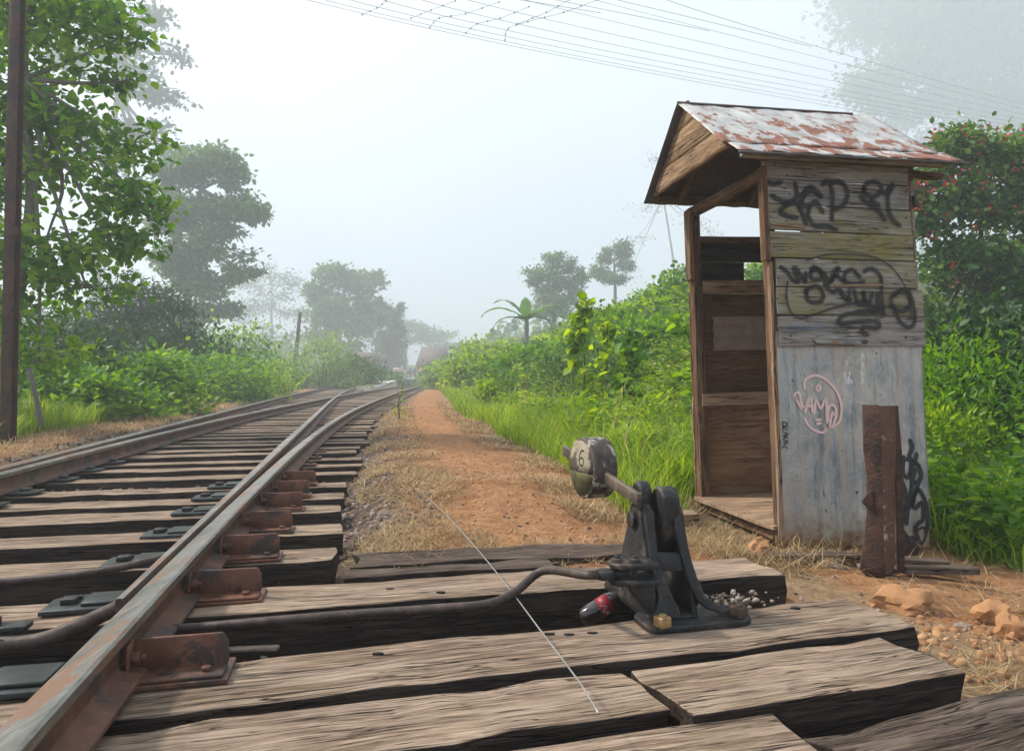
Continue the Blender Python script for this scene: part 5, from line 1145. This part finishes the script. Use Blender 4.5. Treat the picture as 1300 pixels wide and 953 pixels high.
# ---- flowering shrub behind the hut
fl_blobs = [(1195, 200, 40, 30), (1250, 190, 45, 28), (1300, 190, 40, 30), (1180, 260, 34, 34), (1240, 260, 45, 36), (1300, 260, 44, 40), (1185, 330, 34, 34), (1245, 340, 50, 40), (1310, 350, 44, 44), (1200, 400, 40, 34), (1260, 420, 50, 40), (1320, 440, 40, 50), (1180, 460, 26, 34), (1240, 490, 46, 36), (1130, 250, 34, 44), (1130, 400, 34, 60), (1370, 300, 60, 120)]
ft = tree('flowering_shrub', 'tall dense shrub with red blossoms right of the hut', 'shrub', base_at(1240, 12), 12, [(1240, 480), (1240, 400), (1245, 320), (1245, 250)], fl_blobs, .11, 29000, 'lf_flower', .078, 'bark', 10, LEAF, sig=.25, seed=18)
rng = np.random.default_rng(5); Pf = []
for px, py in [(1175, 190), (1182, 172), (1195, 165), (1172, 240), (1178, 232), (1186, 236), (1165, 233), (1205, 225), (1200, 232), (1218, 170), (1240, 178), (1262, 160), (1248, 195), (1290, 165), (1275, 175), (1285, 210), (1200, 275), (1212, 340), (1250, 230), (1260, 265), (1232, 212), (1296, 275), (1215, 360), (1222, 426), (1168, 262), (1190, 205), (1270, 225), (1240, 290), (1205, 418), (1180, 300)]:
    c = np.array(D(px, py, 11.4)); Pf += [c + rng.normal(size=3) * .06 for _ in range(5)]
Pf = np.array(Pf) - np.array(ft.location); V, F, v = leaves(Pf, np.full(len(Pf), .055), LEAFW); mesh('blossoms', V, F, MT['petal'], ft, var=v)
bush('fern_bush', 'pale green leafy bush low behind the tin wall', 'bush', 1225, 560, 6.3, .7, 1.15, 5200, .075, 'lf_bush', LEAFN, 21, 34)
bush('leafy_bush', 'dark leafy bush at the right edge beyond the grass', 'bush', 1300, 600, 6.6, .8, 1.3, 5000, .08, 'lf_dark', LEAF, 22, 30)
bush('leafy_bush', 'bright leafy bush just right of the hut corner', 'bush', 1190, 600, 5.7, .32, .75, 2200, .06, 'lf_herb', LEAFN, 23, 20)
# ---- bushes, left bank
LB = [('dark_bush', 'dark green bush behind the rusted pole', 45, 14, 1.5, 1.7, 'lf_dark'), ('leafy_bush', 'rounded green bush below the dark shrub tree', 175, 14.5, 1.3, 1.0, 'lf_bush'), ('leafy_bush', 'low mid-green bush between the bank grass and the dark tree', 110, 12, 1.1, .75, 'lf_bush'),
      ('leafy_bush', 'wide bright bush under the lobed tree', 255, 21, 2.0, 1.3, 'lf_bush'), ('leafy_bush', 'feathery bright green mound near the bend of the bank', 305, 25, 1.6, 1.0, 'lf_herb'), ('dark_bush', 'tall dark bush at the foot of the lobed tree', 230, 24, 2.0, 2.1, 'lf_dark'),
      ('leafy_bush', 'tall bush beside the faint open tree', 300, 32, 2.2, 2.6, 'lf_bush'), ('leafy_bush', 'low bush before the rustic fence', 330, 36, 1.8, 1.5, 'lf_bush'), ('round_bush', 'large light green bush right of the leaning pole', 408, 48, 2.4, 3.4, 'lf_herb'), ('dark_bush', 'dark bush at the foot of the broad misty tree', 440, 52, 2.3, 2.0, 'lf_mid'),
      ('leafy_bush', 'small bush beside the platform ramp', 472, 60, 2.4, 1.4, 'lf_mid'), ('dark_bush', 'low dark bush left of the platform', 450, 66, 4.0, 1.8, 'lf_dark')]
for i, (nm, lb, px, Z, rx, h, mt) in enumerate(LB): bush(nm, lb, 'bush', px, 480, Z, rx, h, 4200 if Z < 30 else 3000, .06 + .0042 * Z, mt, LEAFN if i in (4, 8) else LEAF, 30 + i, 34)
# ---- bushes and plants on the hillside
HB = [('leafy_bush', 'bright bush overhanging the path far away near the people', 585, 46, 2.2, 2.0, 'lf_herb'), ('leafy_bush', 'tall bush left of the banana plant', 620, 38, 2.0, 2.1, 'lf_herb'), ('leafy_bush', 'dense hillside bush in front of the banana plant', 650, 26, 1.6, 1.6, 'lf_herb'), ('leafy_bush', 'rounded bush midway up the hillside', 700, 20, 1.5, 1.4, 'lf_bush'),
      ('leafy_bush', 'hillside bush right of the tall sapling', 812, 17, 1.7, 1.5, 'lf_bush'), ('leafy_bush', 'bush close beside the hut doorway post', 850, 12, 1.0, 1.2, 'lf_bush'), ('leafy_bush', 'bush low on the slope below the banana plant', 610, 30, 1.4, 1.5, 'lf_herb'), ('leafy_bush', 'shady bush at the slope foot in mid distance', 665, 15, 1.0, .9, 'lf_herb'), ('leafy_bush', 'bush behind the hut doorway opening', 930, 20, 2.2, 1.6, 'lf_bush'), ('leafy_bush', 'pale misty bush high on the ridge', 860, 40, 3.0, 1.6, 'lf_bush')]
for i, (nm, lb, px, Z, rx, h, mt) in enumerate(HB): bush(nm, lb, 'bush', px, 460, Z, rx, h * (.55 if Z < 30 else .8), 4200, .05 + .0042 * Z, mt, LEAF, 60 + i, 36)
def sapling(label, px, pyb, pyt, Z, nl, leaf, mat, seed, wob=.12):
    rng = np.random.default_rng(seed); a = D(px, pyb, Z); zb2 = gz(a.x, a.y); t = D(px + 4, pyt, Z); H_ = t.z - zb2; root = empty('sapling', (a.x, a.y, zb2), label=label, cat='sapling'); P = []; O = []
    stm = MB(); main = catmull([(0, 0, -.05), (rng.normal() * wob, 0, H_ * .5), (t.x - a.x, 0, H_)], 5); stm.tube(main, np.linspace(.014, .005, len(main)), 6)
    for i in range(7):
        u = .3 + .7 * i / 7; c = main[min(len(main) - 1, int(u * len(main)))]; az = rng.random() * 6.28; e = c + np.array([math.cos(az), math.sin(az), .35]) * (.38 * (1.15 - u)) * H_ * .45; stm.tube([tuple(c), tuple(e)], [.005, .002], 4)
        for j in range(nl // 8): f = rng.random(); P.append(c + (e - c) * f + rng.normal(size=3) * .04); O.append((math.cos(az), math.sin(az), 0))
    for j in range(nl // 4): f = rng.random() ** .7; P.append(main[int(f * (len(main) - 1))] + rng.normal(size=3) * .06); O.append(tuple(rng.normal(size=3)))
    V, F, v = leaves(np.array(P), leaf * (.6 + .7 * rng.random(len(P))), LEAFW, out=np.array(O), droop=.35); stm.build('stem', MT['bark'], root); mesh('foliage', V, F, MT[mat], root, var=v); return root
sapling('tall yellow-green sapling with broad leaves on the slope', 738, 470, 368, 8.6, 170, .12, 'lf_herb', 1)
sapling('shorter broad-leaved sapling right of the tall one', 768, 465, 395, 9.2, 130, .11, 'lf_herb', 2)
sapling('broad-leaved sapling left of the hut post', 856, 470, 388, 7.5, 110, .11, 'lf_bush', 3)
sapling('bushy young plant between the saplings', 800, 470, 412, 8.2, 130, .11, 'lf_bush', 4)
sapling('thin weed standing by the curved rail', 508, 505, 488, 12, 40, .05, 'lf_herb', 5, .03)
# banana plant
bp = D(668, 420, 33); bz_ = gz(bp.x, bp.y); ban = empty('banana_plant', (bp.x, bp.y, bz_), label='banana plant with long arching leaves on the hillside', cat='banana plant'); rng = np.random.default_rng(3)
topz = D(668, 404, 33).z - bz_; tb = MB(); tb.tube([(0, 0, -.1), (.03, 0, topz)], [.13, .09], 8); tb.build('stem', MT['palebark'], ban)
for i, (ax_, el, ln_) in enumerate([(3.1, .6, 1.9), (2.7, 1.0, 1.7), (.2, .8, 1.6), (1.6, 1.25, 1.5), (4.6, .9, 1.3), (5.6, .6, 1.5), (3.5, .2, 1.6), (.6, .35, 1.4)]):
    V = []; m2 = 12; ln_ *= 1.25
    for j in range(m2 + 1):
        t = j / m2; ang = el - 2.0 * t * t * .75; 
        if j == 0: cx, cz = 0., topz; 
        else: cx += math.cos(ang) * ln_ / m2; cz += math.sin(ang) * ln_ / m2
        w = .24 * math.sin(min(1, t * 1.15 + .05) * math.pi) ** .6 + .01; dx, dy = math.cos(ax_), math.sin(ax_)
        for q_, zz2 in ((-1, -.07), (0, 0), (1, -.07)): V.append((dx * cx - dy * w * q_, dy * cx + dx * w * q_, cz + zz2 + .02 * rng.normal()))
    F = [(j * 3 + c, j * 3 + c + 1, (j + 1) * 3 + c + 1, (j + 1) * 3 + c) for j in range(m2) for c in (0, 1)]
    mesh('leaf', V, F, MT['banana'], ban, True, var=np.full(len(V), rng.random()))
# far wooded background mass both sides
parts = []
for (x0, x1, Z0, Z1, hh, n) in ((-160, -40, 110, 170, 9, 9000), (-5, 90, 100, 170, 8, 6000)):
    x = x0 + (x1 - x0) * RNG.random(n); y = Z0 + (Z1 - Z0) * RNG.random(n); z = ground_z(x, y) + hh * RNG.random(n) * (.4 + vnoise(x, y, .08, 3)); parts.append(leaves(np.stack([x, y, z], 1), 1.0 + .6 * RNG.random(n), LEAFW))
V, F, v = join(parts); tag(mesh('woodland', V, F, MT['lf_mid'], var=v), 'distant woods dissolving in the mist behind the station', 'woodland', kind='stuff')

# ------------------------------------------------------------------ rusted pole, stake, leaning pole, fence
pb = D(12, 515, 8.0); pt = D(24, -60, 8.0)
pm = empty('rusted_pole', (pb.x, pb.y, gz(pb.x, pb.y) - .1), label='tall thin rusted steel pole at the left edge', cat='pole'); hgt = pt.z - pm.location.z; dxp = pt.x - pb.x
m_ = MB()
for x, w, d, y in ((0, .12, .012, -.05), (0, .012, .09, 0), (0, .12, .012, .05)):
    V = [(sx * w / 2 + (dxp if t else 0), y + sy * d / 2, t * hgt) for t in (0, 1) for sx, sy in ((-1, -1), (1, -1), (1, 1), (-1, 1))]; m_.add(V, [(3, 2, 1, 0), (4, 5, 6, 7), (0, 1, 5, 4), (1, 2, 6, 5), (2, 3, 7, 6), (3, 0, 4, 7)])
m_.build('beam', MT['pole'], pm, .002); cb = MB(); cb.box((.0, -.06, hgt * .43), (.14, .02, .10)); cb.build('bolted_plate', MT['pole'], pm, .003)
a, b = D(52, 540, 7.6), D(37, 468, 7.6); sk_ = MB(); sk_.tube([a, (a + b) / 2 + Vector((.01, 0, 0)), b], [.028, .022, .026], 7); sk_.box(a.lerp(b, .22), (.06, .03, .05)); tag(sk_.build('leaning_stake', plain('grey_wood', (.13, .12, .11), .9), None, .003), 'broken grey stake leaning in the grass beside the rusted pole', 'stake')
a, b = D(375, 456, 50), D(381, 396, 50); sk_ = MB(); sk_.tube([(a.x, a.y, gz(a.x, a.y) - .2), a, b], [.17, .16, .12], 8); tag(sk_.build('leaning_pole', MT['bark'], None, smooth_=True), 'bare wooden pole leaning beside the light green bush', 'pole')
fe = empty('rustic_fence', (0, 0, 0), label='low dark brown rustic fence at the foot of the left bushes', cat='fence'); f0, f1 = D(347, 485, 44), D(392, 485, 56)
nf = 26; fe.location = (f0.x, f0.y, gz(f0.x, f0.y))
for i in range(nf):
    p = f0.lerp(f1, i / (nf - 1)); z = gz(p.x, p.y); m_ = MB(); m_.box((p.x - fe.location.x, p.y - fe.location.y, z - fe.location.z + .55 + random.uniform(-.08, .08)), (.30, .08, 1.2 + random.uniform(-.15, .15)), Matrix.Rotation(random.uniform(-.05, .05), 3, 'Y')); m_.build('paling', MT['post'], fe)
sg = empty('marker_board', G(355, 492, -.05), label='small white board on a stake before the rustic fence', cat='sign'); sg.location = D(355, 490, 40); sg.location.z = gz(sg.location.x, sg.location.y)
m_ = MB(); m_.cyl((0, 0, 0), (0, 0, .75), .03, 8); m_.build('stake', MT['post'], sg); m_ = MB(); m_.prism([(.22 * math.cos(t) * (1.2), .72 + .22 * math.sin(t)) for t in np.linspace(0, math.pi * 1.6, 12)], 'y', -.03, -.0); m_.build('board', plain('white_paint', (.6, .6, .58), .6), sg)

# ------------------------------------------------------------------ station
pf = empty('station_platform', (-10, 62, 0), label='pale concrete station platform with a ramp end', cat='platform')
topp = [(-10.35, 47), (-8.8, 47), (-9.75, 62), (-11.2, 112), (-30, 112), (-13.2, 62)]
zt = [.14, .14, .64, .64, .64, .64]
V = [(x + 10, y - 62, z) for (x, y), z in zip(topp, zt)] + [(x + 10, y - 62, -.5) for x, y in topp]
mesh('slab', V, [(0, 1, 2, 5), (5, 2, 3, 4)] + [(i + 6, (i + 1) % 6 + 6, (i + 1) % 6, i) for i in range(6)], plain('pale_concrete', (.62, .50, .40), .9), pf)
cpm = MB(); cpm.add([(x + 10 + dx, y - 62, z + dz) for dz in (.004, .05) for (x, y, z), dx in (((-8.8, 47, .14), -.35), ((-8.8, 47, .14), .03), ((-9.75, 62, .64), .03), ((-9.75, 62, .64), -.35))], [(3, 2, 1, 0), (4, 5, 6, 7), (0, 1, 5, 4), (1, 2, 6, 5), (2, 3, 7, 6), (3, 0, 4, 7)])
cpm.add([(x + 10 + dx, y - 62, z + dz) for dz in (.004, .05) for (x, y, z), dx in (((-9.75, 62.01, .64), -.35), ((-9.75, 62.01, .64), .03), ((-11.2, 112, .64), .03), ((-11.2, 112, .64), -.35))], [(3, 2, 1, 0), (4, 5, 6, 7), (0, 1, 5, 4), (1, 2, 6, 5), (2, 3, 7, 6), (3, 0, 4, 7)])
cpm.build('edge_coping', plain('coping', (.72, .70, .66), .8), pf)
fcm = MB(); fcm.add([(-9.70 + 10, 0, -.5), (-9.70 + 10, 0, .6), (-11.15 + 10, 50, .6), (-11.15 + 10, 50, -.5)], [(0, 1, 2, 3)]); fcm.build('dark_face', plain('dark_stone_face', (.12, .12, .12), .9), pf)
def building(name, label, x0, x1, y0, y1, zw, ridge, mat, eave=.6, hip=0.25, z0=.64):
    w = x1 - x0; d = y1 - y0; r = empty(name, (x0, y0, z0), label=label, cat='building'); m = MB(); m.box((w / 2, d / 2, (zw - z0) / 2), (w, d, zw - z0)); m.build('wall', plain('dim_plaster', (.22, .19, .16), .9), r)
    h0 = zw - z0; h1 = ridge - z0; a = w * hip; m = MB(); V = [(-eave, -eave, h0), (w + eave, -eave, h0), (w + eave, d + eave, h0), (-eave, d + eave, h0), (a, d / 2, h1), (w - a, d / 2, h1)]
    m.add(V, [(0, 1, 5, 4), (1, 2, 5), (2, 3, 4, 5), (3, 0, 4), (3, 2, 1, 0)]); m.build('roof', plain(name + '_tiles', mat, .85), r)
    for k in range(4):
        q = MB(); q.box((w * (.15 + .23 * k), -.04, h0 * .5), (w * .1, .06, h0 * .62)); q.build('window', plain('dark_pane', (.05, .05, .06), .3), r)
    return r
a, b = D(532, 467, 100), D(566, 467, 100)
building('station_building', 'station building with steep brown roof behind the people', a.x - .3, b.x - .1, 100, 108, D(540, 467, 100).z, D(540, 440, 103).z, (.13, .085, .08), .3, .04)
a, b = D(437, 460, 92), D(476, 460, 92); building('low_building', 'long low brown-roofed building behind the left bushes', a.x, b.x, 92, 97, D(440, 459, 92).z, D(440, 447, 94).z, (.15, .09, .07), .4, .05)
wf = empty('platform_fence', (-19.5, 84, .5), label='dark fence along the back of the platform', cat='fence'); m_ = MB(); a, b = D(452, 480, 84), D(512, 480, 84)
m_.box(((a.x + b.x) / 2 + 19.5, 0, .5), (b.x - a.x, .1, 1.1)); m_.build('panel', plain('dark_fence', (.06, .065, .065), .8), wf)
for k in range(7): m_ = MB(); m_.box((a.x + 19.5 + (b.x - a.x) * k / 6, -.1, .6), (.14, .12, 1.4)); m_.build('post', MT['bark'], wf)
sb = MB(); sb.box(D(506, 470, 88), (1.3, .1, .6)); sb.box(D(506, 470, 88) + Vector((-.5, 0, -.7)), (.1, .1, 1.2)); sb.box(D(506, 470, 88) + Vector((.5, 0, -.7)), (.1, .1, 1.2)); tag(sb.build('notice_board', plain('faded_board', (.5, .42, .36), .7), None), 'small pale notice board on the platform left of the people', 'sign')

# ------------------------------------------------------------------ people on the platform
def skin_body(joints, edges, rad, name):
    me = bpy.data.meshes.new(name); me.from_pydata([tuple(j) for j in joints], edges, []); o = bpy.data.objects.new(name, me); COL.objects.link(o)
    o.modifiers.new('skin', 'SKIN'); sv = me.skin_vertices[0].data if me.skin_vertices else None
    if sv is None:
        bpy.context.view_layer.objects.active = o; sv = me.skin_vertices[0].data
    for i, r_ in enumerate(rad): sv[i].radius = (r_, r_)
    sv[0].use_root = True; sb_ = o.modifiers.new('sub', 'SUBSURF'); sb_.levels = 1
    dg = bpy.context.evaluated_depsgraph_get(); ev = o.evaluated_get(dg); m2 = bpy.data.meshes.new_from_object(ev); bpy.data.objects.remove(o); m2.name = name; return m2
def person_meshes(stride=.12, arm=.15):
    J = [(0, 0, .92), (0, 0, 1.12), (0, 0, 1.36), (0, 0, 1.46), (0, -.01, 1.55), (0, -.01, 1.62), (-.09, 0, .88), (-.10, -stride, .48), (-.10, -stride * .6, .07), (-.10, -stride * .6 - .14, .03), (.09, 0, .88), (.10, stride, .48), (.10, stride * 1.3, .07), (.10, stride * 1.3 - .14, .03),
         (-.17, 0, 1.38), (-.22, .02, 1.12), (-.21, -arm, .90), (-.20, -arm - .03, .80), (.17, 0, 1.38), (.22, .02, 1.12), (.21, -arm * .6, .90), (.20, -arm * .6 - .03, .80)]
    E = [(0, 1), (1, 2), (2, 3), (3, 4), (4, 5), (0, 6), (6, 7), (7, 8), (8, 9), (0, 10), (10, 11), (11, 12), (12, 13), (2, 14), (14, 15), (15, 16), (16, 17), (2, 18), (18, 19), (19, 20), (20, 21)]
    r = [.13, .12, .13, .055, .085, .08, .085, .06, .04, .035, .085, .06, .04, .035, .055, .042, .033, .03, .055, .042, .033, .03]
    body = skin_body(J, E, r, 'person_body')
    sh_ = skin_body([J[1], (0, 0, 1.0), J[2], (0, 0, 1.42), J[14], J[15], J[18], J[19]], [(0, 1), (0, 2), (2, 3), (2, 4), (4, 5), (2, 6), (6, 7)], [.15, .155, .155, .07, .075, .062, .075, .062], 'shirt')
    tr_ = skin_body([(0, 0, .94), J[6], J[7], (J[8][0], J[8][1], .12), J[10], J[11], (J[12][0], J[12][1], .12)], [(0, 1), (1, 2), (2, 3), (0, 4), (4, 5), (5, 6)], [.15, .105, .08, .06, .105, .08, .06], 'trousers')
    ha_ = skin_body([(0, .02, 1.66), (0, .05, 1.58)], [(0, 1)], [.088, .075], 'hair'); return body, sh_, tr_, ha_
PMs = [person_meshes(), person_meshes(.02, .05)]
skin = plain('skin', (.22, .12, .08), .6); hair = plain('dark_hair', (.015, .012, .01), .6)
ppl = [(518, 84, 'orange and white top', (.55, .2, .06)), (521, 90, 'dark blue shirt', (.04, .07, .2)), (524, 86, 'bright teal shirt', (.02, .38, .42)), (527, 92, 'navy shirt', (.05, .06, .12)), (530, 86, 'red top', (.45, .06, .06)), (533, 91, 'white shirt', (.65, .65, .65)), (536, 95, 'black jacket', (.03, .03, .035)), (538, 88, 'orange shirt', (.6, .25, .05)), (541, 93, 'grey shirt', (.2, .2, .22)), (544, 87, 'brown coat', (.12, .09, .07)), (547, 92, 'pale blue shirt', (.25, .45, .6)), (550, 88, 'white blouse', (.7, .7, .7)), (552.5, 93, 'light grey top', (.45, .45, .47))]
for i, (px, Z, cl, col) in enumerate(ppl):
    x = D(px, 470, Z).x; r = empty('person', (x, Z, .64), random.uniform(-2.5, 2.5), label=f'distant standing person in {cl} in the crowd on the platform', cat='person', group='people waiting on the platform'); r.scale = (1, 1, random.uniform(.93, 1.05))
    ms = PMs[i % 2]
    for me, nm, mt in ((ms[0], 'body', skin), (ms[1], 'shirt', None), (ms[2], 'trousers', None), (ms[3], 'hair', hair)):
        o = bpy.data.objects.new(nm, me); COL.objects.link(o); o.parent = r
        if not me.materials: me.materials.append(skin)
        mt = mt or (plain('cloth', col, .8) if nm == 'shirt' else plain('trouser_cloth', random.choice([(.04, .05, .09), (.03, .03, .03), (.2, .15, .1), (.3, .3, .32)]), .8)); o.material_slots[0].link = 'OBJECT'; o.material_slots[0].material = mt

# ------------------------------------------------------------------ overhead wires
WL = [((350, -10), (862, 100), (1330, 182)), ((375, -10), (862, 96), (1330, 177)), ((410, -10), (862, 90), (1330, 172)), ((455, -10), (862, 83), (1330, 167)), ((510, -10), (862, 74), (1330, 163)), ((575, -10), (862, 62), (1330, 158)), ((650, -10), (862, 47), (1330, 152)), ((740, -10), (862, 28), (1330, 146)), ((820, -10), (1060, 66), (1330, 141))]
wpts = []
for i, (a, b, c) in enumerate(WL):
    tb_ = .5; A3, C3 = D(*a, 15), D(*c, 38)
    Ym = 15 + (38 - 15) * ((b[0] - a[0]) / (c[0] - a[0])) * .8; B3 = D(*b, Ym); P = []
    for t in np.linspace(-.25, 1.15, 44): P.append(A3 * ((t - .5) * (t - 1) / .5) + B3 * (-t * (t - 1) / .25) + C3 * (t * (t - .5) / .5))
    wpts.append((A3, B3, C3)); m_ = MB(); m_.tube(P, .0058, 4); o = m_.build('overhead_wire', MT['ohwire'], None)
    tag(o, f'thin overhead wire against the mist, ' + ['lowest of the bundle', 'second lowest', 'third from the bottom', 'fourth from the bottom', 'middle of the nine', 'fourth from the top', 'third from the top', 'second highest', 'highest of the nine'][i], 'wire', 'overhead wires')
SPC = [[(560, 0), (500, 22), (438, 38), (404, 50), (398, 70)], [(440, 12), (390, 32), (350, 42), (330, 58)], [(388, 4), (330, 24), (284, 32), (268, 48)], [(312, 2), (270, 18), (235, 32)], [(192, 2), (176, 14), (150, 26)], [(510, 0), (470, 22), (420, 42)]]
for i, sp_ in enumerate(SPC):
    P = [D(350 + a / 1.368, b / 1.368, 18) for a, b in sp_]; P = catmull(P, 6); m_ = MB(); m_.tube(P, .006, 4)
    for k in range(0, len(P), 3): m_.box(P[k], (.03, .03, .04))
    tag(m_.build('wire_spacer', MT['ohwire'], None), 'beaded spacer cord hanging across the overhead wires, ' + ['closest to the hut roof', 'second from the hut side', 'third from the hut side', 'fourth from the hut side', 'farthest to the left', 'faint one near the top edge'][i], 'wire spacer', 'spacers on the overhead wires')

# ------------------------------------------------------------------ haze
hz = MB(); hz.box((0, 75, 57), (400, 290, 126)); hzo = hz.build('haze', None); tag(hzo, 'pale morning mist filling the valley air', 'haze', kind='stuff')
m = bpy.data.materials.new('haze'); m.use_nodes = True; n = m.node_tree; n.nodes.clear(); oo = n.nodes.new('ShaderNodeOutputMaterial'); pv = n.nodes.new('ShaderNodeVolumePrincipled'); pv.inputs['Color'].default_value = (.90, .955, 1.0, 1); pv.inputs['Density'].default_value = .0046; pv.inputs['Anisotropy'].default_value = .2
n.links.new(pv.outputs[0], oo.inputs['Volume']); hzo.data.materials.append(m)
print('SCENE OK', len(bpy.data.objects))
